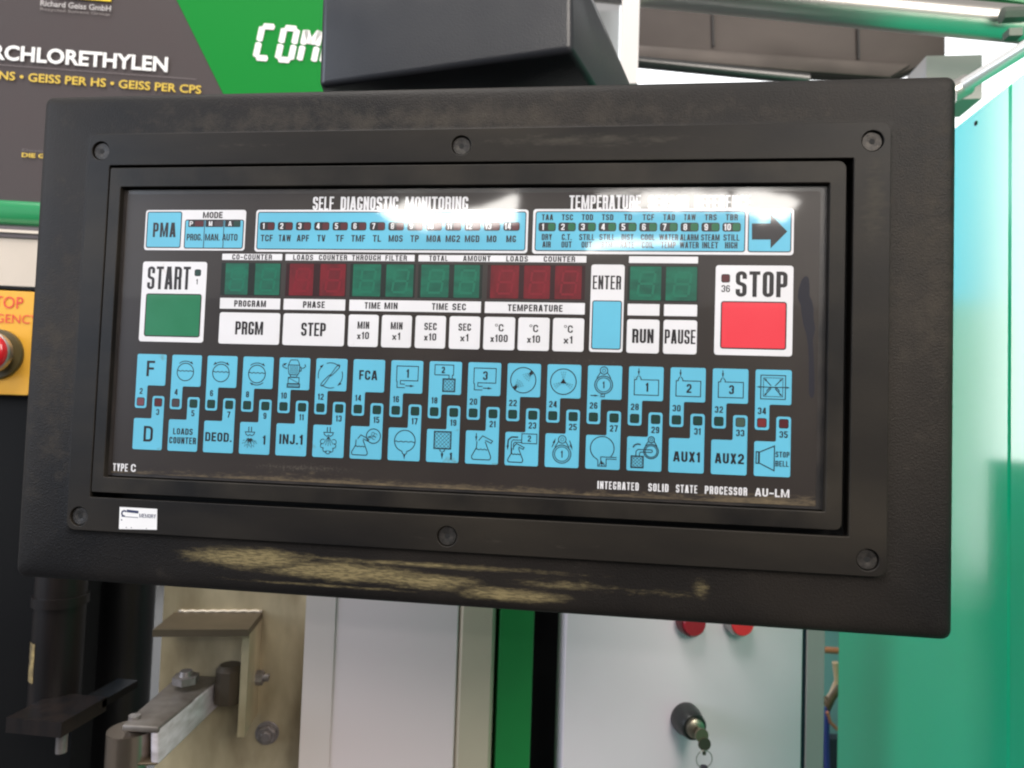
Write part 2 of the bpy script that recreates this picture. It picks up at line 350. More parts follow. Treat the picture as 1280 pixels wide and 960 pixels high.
def lettering(mb, txt, x0, x1, y, h, t, z, gap=None, k=0.86):
    """fit txt between x0 and x1 (mm, y down), baseline y, cap height h, stem t"""
    g = gap if gap is not None else t * 0.62
    fixed = 0; flex = 0
    for c in txt:
        u = GW.get(c, 1.0)
        if u == 'i': fixed += t
        else: flex += u
    unit = (x1 - x0 - fixed - g * (len(txt) - 1)) / max(flex, 1e-6) if flex else 0
    x = x0; dz = 0
    for c in txt:
        u = GW.get(c, 1.0); w = t if u == 'i' else u * unit
        if c != ' ':
            te = t if u == 'i' or c == '1' else min(t, w * (.40 if c not in 'MW' else .27))
            if c == '*': te = t * .45; tt = te
            for pts, closed in glyph(c, w, h / k, te):
                tt = te
                if c in 'MWNK' and len(pts) == 2 and abs(pts[0][0] - pts[1][0]) > 1e-6: tt = te * (.6 if c in 'NM' else .8)
                zz = z + 0.004 * (mb.k % 8); mb.k += 1
                sub = MB(); sub.stroke(pts, tt, 0, closed)
                mb.add([(x + vx, -(y) + vy * k, zz) for vx, vy, _ in sub.v], sub.f)
        x += w + g
def curve_text(txt, size, M, name, parent, loc, rot=0, off=0.0, sx=1.0, align='LEFT', extrude=0.0, spacing=1.0, shear=0):
    cu = bpy.data.curves.new(name, 'FONT'); cu.body = txt; cu.size = size; cu.offset = off; cu.extrude = extrude
    cu.align_x = align; cu.resolution_u = 3; cu.space_character = spacing; cu.shear = shear
    o = bpy.data.objects.new(name + '_src', cu); C.objects.link(o)
    bpy.context.view_layer.update()
    me = bpy.data.meshes.new_from_object(o.evaluated_get(bpy.context.evaluated_depsgraph_get()))
    bpy.data.objects.remove(o); bpy.data.curves.remove(cu)
    me.name = name; me.materials.clear(); me.materials.append(M)
    me.transform(Matrix.Diagonal((sx, 1, 1, 1)))
    ob = link(bpy.data.objects.new(name, me), parent); ob.location = loc; ob.rotation_euler = (0, 0, rot); return ob

MM = 0.001
# ================================================================== CONTROL PANEL
panel = empty('control_console', (0, -.0034, 0), (PI / 2, 0, 0))
tag(panel, 'black control panel with cyan membrane keys, red STOP and green START buttons', 'control panel')
FS = (364.15 - 3.4) / 364.15
def nx(x): return 257.85 + (x - 257.85) * FS          # sizes at the bezel front, a little nearer than the overlay
def ny(y): return 108.93 + (y - 108.93) * FS
def frame_mesh(outer, inner, z0, z1, bev):
    """flat frame between two same-count outlines with chamfered front edges"""
    mb = MB(); n = len(outer)
    rings = [[(x, y, z0) for x, y in outer], [(x, y, z1 - bev) for x, y in outer], [(x, y, z1) for x, y in inset(outer, bev)],
             [(x, y, z1) for x, y in inset(inner, -bev)], [(x, y, z1 - bev) for x, y in inner], [(x, y, z0) for x, y in inner]]
    for r in rings: mb.v += r
    for k in range(len(rings) - 1):
        for i in range(n): j = (i + 1) % n; mb.f.append((k * n + i, k * n + j, (k + 1) * n + j, (k + 1) * n + i))
    return mb
# housing: lofted rings from the back edge, round the front arris, over the border to the step at the bezel
hb = MB()
def nring(x0, y0, x1, y1, r, z): return ringrect(nx(x0), ny(y0), nx(x1), ny(y1), r, z)
def ringrect(x0, y0, x1, y1, r, z): return [(x, y, z) for x, y in rrect(x0, -y1, x1, -y0, r, 6)]
tl, tr, br_, bl = H(60, 127, -9.5), H(1191, 95, -8), H(1191, 797.5, -8), H(28, 722, -9.5)
O = ((tl[0] + bl[0]) / 2, (tl[1] + tr[1]) / 2, (tr[0] + br_[0]) / 2, (bl[1] + br_[1]) / 2)
BZ = (nx(-36.5), ny(-43.5), nx(400.0), ny(181.8))
rings = [ringrect(O[0] + 4, O[1] + 4, O[2] - 4, O[3] - 4, 4, -62), ringrect(*O, 4.6, -56)]
for k in range(11):
    q = k / 10.0                                        # 0 at the outer arris .. 1 at the bezel step
    e = 1 - (1 - min(1, q / .22)) ** 2 if q < .22 else 1
    ins = [0, .3, .9, 1.8, 3.0, 4.8, 8.0, 12.5, 17.5, 21.0, 24.5][k]; z = [-8.2, -6.4, -5.1, -4.2, -3.6, -3.2, -2.95, -2.75, -2.6, -2.45, -2.3][k]
    f = ins / 24.5
    x0 = O[0] + (BZ[0] - O[0]) * f; y0 = O[1] + (BZ[1] - O[1]) * f; x1 = O[2] + (BZ[2] - O[2]) * f; y1 = O[3] + (BZ[3] - O[3]) * f
    rings.append(ringrect(x0, y0, x1, y1, 4.6, z))
rings.append(nring(-36.2, -43.2, 399.7, 181.5, 4, -2.0))
rings.append(nring(-25.5, -27.5, 385, 165, 1, -2.0)); rings.append(nring(-25.5, -27.5, 385, 165, 1, -12))
rings = [[(x, y, z - max(0, -y - 183) * .035 if z > -20 else z) for x, y, z in r] for r in rings]
n = len(rings[0])
for r in rings: hb.v += r
for k in range(len(rings) - 1):
    for i in range(n): j = (i + 1) % n; hb.f.append((k * n + i, k * n + j, (k + 1) * n + j, (k + 1) * n + i))
hb.f.append(tuple(range(n)))
hous = hb.build('housing', HOUS, panel, scale=MM, auto=60)
hb2 = MB(); hb2.sheet([(-25.6, 27.6), (385.1, 27.6), (385.1, -165.1), (-25.6, -165.1)], -11.9)
hb2.build('recess_floor', GAP, panel, scale=MM)
# bezel plate with six counterbored holes, from a filled 2D curve
screws = [(-30.6, -35.0), (181.3, -35.4), (392.5, -35.0), (-30.4, 175.0), (181.6, 174.6), (392.5, 174.6)]
screws = [(nx(x), ny(y)) for x, y in screws]
def curve_plate(name, loops, depth, bev, z_front, M, parent):
    cu = bpy.data.curves.new(name, 'CURVE'); cu.dimensions = '2D'; cu.fill_mode = 'BOTH'
    for pts in loops:
        sp = cu.splines.new('POLY'); sp.points.add(len(pts) - 1); sp.use_cyclic_u = True
        for i, (x, y) in enumerate(pts): sp.points[i].co = (x * MM, y * MM, 0, 1)
    cu.extrude = (depth / 2 - bev) * MM; cu.bevel_depth = bev * MM; cu.bevel_resolution = 2; cu.offset = -bev * MM
    o = bpy.data.objects.new(name + '_src', cu); C.objects.link(o); bpy.context.view_layer.update()
    me = bpy.data.meshes.new_from_object(o.evaluated_get(bpy.context.evaluated_depsgraph_get()))
    bpy.data.objects.remove(o); bpy.data.curves.remove(cu)
    me.transform(Matrix.Translation((0, 0, (z_front - depth / 2) * MM)))
    me.materials.clear(); me.materials.append(M)
    for p in me.polygons: p.use_smooth = True
    me.set_sharp_from_angle(angle=math.radians(35))
    return link(bpy.data.objects.new(name, me), parent)
loops = [rrect(nx(-37.8), -ny(182.6), nx(401.3), -ny(-44.8), 5, 6), rrect(nx(-24.4), -ny(163.8), nx(383.6), -ny(-26.3), 0.6, 2)[::-1]]
loops += [circ(x, -y, 5.3, 40) for x, y in screws]
curve_plate('bezel', loops, 2.6, 0.35, 0.0, BEZ, panel)
# inner frame sitting off-centre in the opening
loops = [fillet([(nx(a), -ny(-b)) for a, b in [(-23.9, -160.9), (380.2, -160.9), (380.2, 25.0), (-23.9, 25.0)]], [1, 3.5, 4, 1], 6), rrect(nx(-16.9), -ny(152.2), nx(372.3), -ny(-13.8), 0.6, 2)[::-1]]
curve_plate('inner_frame', loops, 5.0, 0.35, -0.3, INFR, panel)
# screws
sm = MB(); sm.lathe((0, 0), [(5.0, -2.0), (5.0, -1.0), (4.6, -0.75), (1.75, -0.75), (1.6, -0.8)], 40)
for k in range(10):
    if k % 5 in (2,): continue
    a = k * 36 + 8; c, s_ = math.cos(math.radians(a)), math.sin(math.radians(a))
    sm.stroke([(3.0 * c, 3.0 * s_), (4.2 * c, 4.2 * s_)], 0.35, -0.72)
hx = MB(); hx.prism([(1.5 * math.cos(PI / 3 * k), 1.5 * math.sin(PI / 3 * k)) for k in range(6)], -0.9, -0.70)
s0 = sm.build('screw', SCREW, panel, scale=MM, auto=30); h0 = hx.build('hex_socket', GAP, s0, scale=MM)
for i, (x, y) in enumerate(screws):
    if i == 0: o, h = s0, h0
    else:
        o = s0.copy(); link(o, panel); h = h0.copy(); link(h, o)
    o.location = (x * MM, -y * MM, -0.0004); o.rotation_euler = (0, 0, random.random() * 6)
# counterbore floor is the housing border at z=-2

# overlay glass and film
ZG = -3.6
gm = MB(); gm.prism(rrect(-16.0, -151.3, 371.4, 12.2, 0.8, 3), -9, ZG, 0.3)
gm.build('overlay_carrier', GLASS_EDGE, panel, scale=MM)
ZF = ZG + 0.2
fm = MB(); fm.prism(rrect(-12.6, -149.6, 367.6, 9.4, 1.0, 3), ZG - .1, ZF, 0.08)
film = fm.build('overlay_film', FILM, panel, scale=MM)
ZP = ZF + 0.03       # first print layer
ZK = ZF + 0.16       # raised key tops

def px_rect(x0, y0, x1, y1, z=-3.4):
    a = H(x0, y0, z); b = H(x1, y1, z); return a[0], a[1], b[0], b[1]
def plate(name, rc, r, z, M, parent, bev=0.05, h=None, label=None):
    x0, y0, x1, y1 = rc
    o = MB().prism(rrect(x0, -y1, x1, -y0, r, 4), ZF - 0.02 if h is None else z - h, z, bev).build(name, M, parent, scale=MM)
    if label: o['label'] = label
    return o
def outline(mb, rc, r, t, z):
    x0, y0, x1, y1 = rc
    mb.stroke(rrect(x0, -y1, x1, -y0, r, 4), t, z, True)
def txt(name, items, z, M, parent):
    """items: (text, x0, x1, baseline, height, stem)"""
    mb = MB()
    for it in items: lettering(mb, it[0], it[1], it[2], it[3], it[4], it[5], z, *it[6:])
    mb.k = 1
    o = mb.build(name, M, parent, scale=MM)
    for p in o.data.polygons: pass
    return o
def ptxt(s_, px0, px1, pyb, hpx, t, *a):           # text given by its pixels on the overlay
    x0, y0 = H(px0, pyb, -3.4); x1, _ = H(px1, pyb, -3.4); _, yt = H(px0, pyb - hpx, -3.4)
    return (s_, x0, x1, y0, y0 - yt, t, *a)
def led(parent, cx, cy, sz, kind, z):
    mb = MB(); mb.prism(rrect(cx - sz / 2 - .25, -cy - sz / 2 - .25, cx + sz / 2 + .25, -cy + sz / 2 + .25, 1.0, 3), z - .05, z + 0.012)
    o = mb.build('indicator_surround', INK, parent, scale=MM)
    mb = MB(); mb.prism(rrect(cx - sz / 2 + .12, -cy - sz / 2 + .12, cx + sz / 2 - .12, -cy + sz / 2 - .12, 0.9, 3), z, z + 0.03)
    mb.build('indicator_light', LEDS[kind], parent, scale=MM)

def HO(px, py, z=-3.4): return H(px, py, z)
# ---- row 0: headings and diagnostic blocks
rows = {}
y_t0 = HO(640, 262.6, -3.4)[1]
T1 = -0.15; B1 = 23.4
mode = plate('mode_block', (0.0, T1, *HO(305.5, 313.8)[:1], 22.9), 1.6, ZK, WHITE, panel, label='white MODE block with cyan PMA key')
x1m = HO(305.5, 313.8)[0]; mk1 = HO(226.3, 290)[0]; mf0 = HO(231.5, 290)[0]
plate('mode_key', (1.3, 1.0, mk1, 21.3), 1.0, ZK + .06, BLUE, mode, h=.05)
mb = MB(); outline(mb, (1.3, 1.0, mk1, 21.3), 1.0, .55, ZK + .075)
outline(mb, (mf0, 5.6, x1m - 1.2, 21.6), 1.0, .55, ZK + .075)
cw = (x1m - 1.2 - mf0) / 3
for k in (1, 2): mb.stroke([(mf0 + cw * k, -5.6), (mf0 + cw * k, -21.6)], .45, ZK + .085)
mb.build('outline_print', INK, mode, scale=MM)
plate('mode_field', (mf0, 5.6, x1m - 1.2, 21.6), 1.0, ZK + .06, BLUE, mode, h=.05)
for k, (c, kd) in enumerate((('P', 'r'), ('M', 'n'), ('A', 'g'))):
    xx = mf0 + cw * k
    plate('pill_print', (xx + (1.8 if k == 0 else .5), 5.75, xx + cw - (.4 if k < 2 else 1.8), 9.6), .5, ZK + .10, INK, mode, h=.03)
    plate('indicator_light', (xx + cw * .50, 6.2, xx + cw - (.7 if k < 2 else 2.0), 9.3), .5, ZK + .13, LEDS[kd], mode, h=.02)
    txt('white_lettering', [(c, xx + 2.6, xx + 4.6, 9.0, 2.7, .55)], ZK + .14, WHITE, mode)
txt('lettering', [('PMA', HO(191, 298)[0], HO(219.5, 298)[0], 15.4, 8.3, 1.5), ('MODE', HO(254, 270)[0], HO(278.5, 270)[0], 4.5, 3.5, .75),
                  ('PROG.', HO(233.5, 300)[0], HO(252.8, 300)[0], 17.3, 3.8, .66, .3), ('MAN.', HO(256.5, 300)[0], HO(274.8, 300)[0], 17.3, 3.8, .66, .3), ('AUTO', HO(278, 300)[0], HO(297, 300)[0], 17.3, 3.8, .66, .3)], ZK + .1, INK, mode)

xs0 = HO(319.3, 290)[0]; xs1 = HO(659.9, 290)[0]
diag = plate('self_diagnostic_block', (xs0, T1, xs1, B1), 1.6, ZK, WHITE, panel, label='cyan block of fourteen red indicator lights')
plate('cyan_field', (xs0 + 1.3, 1.2, xs1 - 1.3, 21.9), 1.1, ZK + .06, BLUE, diag, h=.05)
mb = MB(); outline(mb, (xs0 + 1.3, 1.2, xs1 - 1.3, 21.9), 1.1, .5, ZK + .075); mb.build('outline_print', INK, diag, scale=MM)
codes = ['TCF', 'TAW', 'APF', 'TV', 'TF', 'TMF', 'TL', 'MOS', 'TP', 'MOA', 'MG2', 'MGD', 'MO', 'MG']
c0 = HO(334.4, 283)[0]; c1 = HO(639.5, 284)[0]; it = []; nums = []
def num(s_, cx, yb, h, t, sc=1.0):
    w = sum({'1': h * .32}.get(c, h * .54) for c in s_) * sc + (len(s_) - 1) * t * .6
    return (s_, cx - w / 2, cx + w / 2, yb, h, t)
for k in range(14):
    cx = c0 + (c1 - c0) * k / 13
    o = MB().prism(rrect(cx - 4.4, -11.4, cx + 4.4, -6.7, 1.2, 3), ZK + .05, ZK + .085).build('pill_print', INK, diag, scale=MM)
    plate('indicator_light', (cx + .2, 7.1, cx + 4.0, 11.0), 1.0, ZK + .11, LEDS['r'], diag, h=.02)
    nums.append(num(str(k + 1), cx - 2.1 + (.1 if k > 8 else 0), 10.6, 3.3, .66))
    w = 2.35 * len(codes[k]) * (1.0 if 'M' not in codes[k] else 1.12); it.append((codes[k], cx - w / 2, cx + w / 2, 17.6, 3.7, .74))
txt('white_lettering', nums, ZK + .14, WHITE, diag)
txt('lettering', it, ZK + .09, INK, diag)
xt0 = HO(665.9, 290)[0]; xt1 = HO(931, 290)[0]; xa0 = HO(935.4, 290)[0]; xa1 = HO(992.2, 290)[0]
temp = plate('temperature_block', (xt0, T1 - .2, xa1, B1 + .2), 1.6, ZK, WHITE, panel, label='cyan block of ten green indicator lights beside an arrow')
plate('cyan_field', (xt0 + 1.5, 1.1, xt1, 21.9), 1.1, ZK + .06, BLUE, temp, h=.05)
plate('arrow_key', (xa0, 1.1, xa1 - 1.4, 21.9), 1.1, ZK + .06, BLUE, temp, h=.05)
mb = MB(); outline(mb, (xt0 + 1.5, 1.1, xt1, 21.9), 1.1, .5, ZK + .075); outline(mb, (xa0, 1.1, xa1 - 1.4, 21.9), 1.1, .5, ZK + .075)
mb.build('outline_print', INK, temp, scale=MM)
ax = [HO(p, q) for p, q in ((939.7, 279.4), (963, 279.4), (963, 268), (984, 289.5), (963, 310.6), (963, 299.6), (939.7, 299.6))]
MB().sheet([(x, -y) for x, y in ax], ZK + .085).build('arrow_print', INK, temp, scale=MM)
up = ['TAA', 'TSC', 'TOD', 'TSD', 'TD', 'TCF', 'TAD', 'TAW', 'TRS', 'TBR']
lo = [('DRY', 'AIR'), ('C.T.', 'OUT'), ('STILL', 'OUT'), ('STILL', 'BTM'), ('DIST', 'RATE'), ('COOL', 'COIL'), ('WATER', 'TEMP'), ('ALARM', 'WATER'), ('STEAM', 'INLET'), ('STILL', 'HIGH')]
c0 = HO(684, 283)[0]; c1 = HO(914.4, 284)[0]; it = []; nums = []
def wof(s_): return sum({'I': .9, '.': .9, 'M': 2.3, 'W': 2.6, ' ': 1}.get(c, 1.95) for c in s_)
for k in range(10):
    cx = c0 + (c1 - c0) * k / 9
    MB().prism(rrect(cx - 4.6, -11.6, cx + 4.6, -6.9, 1.2, 3), ZK + .05, ZK + .085).build('pill_print', INK, temp, scale=MM)
    plate('indicator_light', (cx + .5, 7.3, cx + 4.2, 11.2), 1.0, ZK + .11, LEDS['G'], temp, h=.02)
    nums.append(num(str(k + 1), cx - 2.2 + (.15 if k > 8 else 0), 10.9, 3.4, .66))
    w = 6.0 if len(up[k]) == 3 else 4.2
    it.append((up[k], cx - w / 2, cx + w / 2, 5.7, 3.2, .66))
    for q, yb in ((0, 16.3), (1, 20.3)):
        w = wof(lo[k][q]) * .92; it.append((lo[k][q], cx - w / 2, cx + w / 2, yb, 3.3, .62, .3))
txt('white_lettering', nums, ZK + .14, WHITE, temp)
txt('lettering', it, ZK + .09, INK, temp)
txt('heading_print', [ptxt('SELF', 390.8, 417, 262.4, 16.4, 1.25, .55), ptxt('DIAGNOSTIC', 425.5, 497.5, 262.4, 16.4, 1.25, .55), ptxt('MONITORING', 506.5, 584.9, 262.4, 16.4, 1.25, .55)], ZP, WHITE, panel)
txt('heading_print', [ptxt('TEMPERATURE', 711.4, 800.5, 261.4, 17.2, 1.25, .55), ptxt('SENSOR', 810, 860.5, 261.4, 17.2, 1.25, .55), ptxt('REFERENCE', 868, 938, 261.4, 17.2, 1.25, .55)], ZP, WHITE, panel)

# ---- row 1: start, displays, white keys, enter, stop
def avg_row(y_px, x_px): return HO(x_px, y_px, -3.4)[1]
YL0, YL1 = HO(560, 318.9)[1], HO(560, 327.0)[1]       # upper captions
YD0, YD1 = HO(560, 330.5)[1], HO(560, 373.0)[1]       # display windows
YM0, YM1 = HO(560, 376.4)[1], HO(560, 390.4)[1]       # lower captions
YK0, YK1 = HO(560, 395.2)[1], HO(560, 436.0)[1]       # white keys
def xp(px, py=370): return HO(px, py, -3.4)[0]
def cap(xa, xb, py, y0, y1, items):
    o = plate('caption_strip', (xp(xa, py), y0, xp(xb, py), y1), .25, ZP, WHITE, panel, bev=.01)
    if items:
        hh = (y1 - y0); txt('lettering', [(s_, xp(a, py), xp(b, py), y1 - hh * (.08 if hh < 4.5 else .2), hh * (.84 if hh < 4.5 else .6), .66 if hh < 4.5 else .80, .55) for s_, a, b in items], ZP + .02, INK, o)
    return o
cap(277.8, 352.8, 322, YL0, YL1, [('CO-COUNTER', 290.3, 340)])
cap(356.9, 518.3, 322, YL0, YL1, [('LOADS', 366.5, 391.5), ('COUNTER', 398.7, 434), ('THROUGH', 440, 475.9), ('FILTER', 481.8, 508.7)])
cap(523.1, 733, 323, YL0, YL1, [('TOTAL', 536.5, 559.7), ('AMOUNT', 578.9, 613.2), ('LOADS', 632.8, 660), ('COUNTER', 679.6, 719)])
cap(786.2, 872.6, 325, YL0, YL1, [])
cap(274.9, 350.2, 380, YM0, YM1, [('PROGRAM', 292.8, 332.5)])
cap(354.5, 431.5, 381, YM0, YM1, [('PHASE', 378.8, 406)])
cap(436.6, 601.2, 383, YM0, YM1, [('TIME', 455.7, 475.5), ('MIN', 480.5, 497), ('TIME', 540, 560), ('SEC', 565.5, 582.5)])
cap(606, 731, 385, YM0, YM1, [('TEMPERATURE', 634.7, 703.2)])
cap(784.5, 824.3, 387, YM0, YM1, []); cap(830, 871.4, 387, YM0, YM1, [])

def digit(win, xa, xb, col):
    x0, x1 = xp(xa, 351), xp(xb, 351)
    MB().prism(rrect(x0, -YD1 + .5, x1, -YD0 - .3, .4, 2), ZF - .02, ZP + .03).build('digit_block', DGREEN if col == 'g' else DRED, win, scale=MM)
    mb = MB(); cx = (x0 + x1) / 2 - .2; w = 7.6; h = 12.2; yb = -(YD0 + 3.2 + h); t = 1.15; sh = .12
    def P(u, v): return (cx - w / 2 + u * w + v * h * sh, yb + v * h)
    g = .07; gv = .045
    for a, b in (((g, 1), (1 - g, 1)), ((g, .5), (1 - g, .5)), ((g, 0), (1 - g, 0))): mb.stroke([P(*a), P(*b)], t, ZP + .05)
    for u in (0, 1):
        for v in (0, .5): mb.stroke([P(u, v + gv), P(u, v + .5 - gv)], t, ZP + .05)
    mb.k = 1; mb.build('digit_segments', SGREEN if col == 'g' else SRED, win, scale=MM)
def window(xa, xb, digs, col):
    w = MB().prism(rrect(xp(xa, 351), -YD1, xp(xb, 351), -YD0, .3, 2), ZF - .02, ZP).build('display_window', WINDOWM if col == 'g' else WINDOWR, panel, scale=MM)
    w['label'] = ('unlit green' if col == 'g' else 'unlit red') + ' display window'
    for a, b in digs: digit(w, a, b, col)
window(276, 351, ((281.4, 310), (318.5, 349.7)), 'g')
window(357, 433, ((361.7, 391.5), (400, 431.5)), 'r')
window(437.5, 519, ((441, 475.8), (482.5, 516.6)), 'g')
window(522.5, 603, ((526.2, 561), (567.5, 599.3)), 'g')
window(609, 731.5, ((613.2, 648.5), (655, 687.5), (693.7, 727)), 'r')
window(784.5, 872.5, ((787.5, 826.5), (832.4, 871.2)), 'g')

def wkey(xa, xb, items, lab):
    o = plate('white_key', (xp(xa, 415), YK0, xp(xb, 415), YK1), 1.3, ZK, WHITE, panel, label=lab)
    txt('lettering', items(xp(xa, 415), xp(xb, 415)), ZK + .02, INK, o)
    return o
KH = YK1 - YK0
def big(s_, t=1.3, mfrac=.27): return lambda a, b: [(s_, a + (b - a) * mfrac, b - (b - a) * mfrac, YK0 + KH * .70, KH * .42, t, .55)]
wkey(273.7, 349.5, big('PRGM', 1.4), 'white PRGM key'); wkey(353.6, 430.5, big('STEP', 1.5, .30), 'white STEP key')
def two(a_, b_, wa, wb): return lambda a, b: [(a_, (a + b) / 2 - wa / 2, (a + b) / 2 + wa / 2, YK0 + KH * .44, KH * .225, .78), (b_, (a + b) / 2 - wb / 2, (a + b) / 2 + wb / 2, YK0 + KH * .76, KH * .225, .78)]
wkey(435.3, 472.8, two('MIN', 'x10', 6.6, 6.8), 'white key reading MIN x10'); wkey(476.9, 514.4, two('MIN', 'x1', 6.6, 4.8), 'white key reading MIN x1')
wkey(519, 557, two('SEC', 'x10', 6.8, 6.8), 'white key reading SEC x10'); wkey(561.6, 600.1, two('SEC', 'x1', 6.8, 4.8), 'white key reading SEC x1')
wkey(604.5, 643.6, two('*C', 'x100', 4.6, 9.4), 'white key reading degrees C x100'); wkey(647.6, 686.8, two('*C', 'x10', 4.6, 7.0), 'white key reading degrees C x10')
wkey(691, 730, two('*C', 'x1', 4.6, 5.0), 'white key reading degrees C x1')
wkey(783.5, 824.1, big('RUN', 1.75, .17), 'white RUN key'); wkey(829.2, 871.2, big('PAUSE', 1.45, .04), 'white PAUSE key')
en = plate('enter_key', (xp(737.6, 390), HO(758, 330.8)[1], xp(779.4, 390), HO(758, 440.2)[1]), 1.4, ZK, WHITE, panel, label='tall white ENTER key with cyan field')
ec = (xp(740.2, 405), HO(758, 376.3)[1], xp(776.2, 405), HO(758, 436.3)[1])
plate('cyan_field', ec, 1.0, ZK + .06, BLUE, en, h=.05); mb = MB(); outline(mb, ec, 1.0, .5, ZK + .075); mb.build('outline_print', INK, en, scale=MM)
txt('lettering', [('ENTER', xp(740.8, 360), xp(776.3, 360), HO(758, 361.8)[1], HO(758, 361.8)[1] - HO(758, 344.5)[1], 1.15, .6)], ZK + .02, INK, en)
st = plate('start_button', (0.0, HO(215, 327.2)[1], HO(256.5, 380)[0], HO(215, 427.6)[1]), 1.5, ZK, WHITE, panel, label='white START button with a green field')
rc = (HO(182, 395)[0], HO(215, 367.8)[1], HO(250.5, 395)[0], HO(215, 420.4)[1])
plate('green_field', rc, 1.1, ZK + .06, GREENB, st, h=.05); mb = MB(); outline(mb, rc, 1.1, .6, ZK + .075); mb.build('outline_print', INK, st, scale=MM)
txt('lettering', [ptxt('START', 183.8, 237.5, 361.5, 28.5, 2.3, .9), num('1', HO(246.5, 352)[0], HO(246.5, 355.5)[1], 3.0, .5)], ZK + .02, INK, st)
led(st, HO(247.5, 341)[0], HO(247.5, 341)[1], 3.4, 'g', ZK)
sp_ = plate('stop_button', (HO(893.6, 388)[0], HO(942, 331.9)[1], HO(991, 388)[0], HO(942, 444.6)[1]), 1.5, ZK, WHITE, panel, label='white STOP button with a red field')
rc = (HO(901.4, 400)[0], HO(942, 377.6)[1], HO(982.4, 400)[0], HO(942, 435.9)[1])
plate('red_field', rc, 1.1, ZK + .06, REDB, sp_, h=.05); mb = MB(); outline(mb, rc, 1.1, .6, ZK + .075); mb.build('outline_print', INK, sp_, scale=MM)
txt('lettering', [ptxt('STOP', 919.2, 984, 371, 32, 2.75, 1.2), num('36', HO(907, 362)[0], HO(907, 365.2)[1], 3.6, .6)], ZK + .02, INK, sp_)
led(sp_, HO(907, 348)[0], HO(907, 348)[1], 3.9, 'r', ZK)

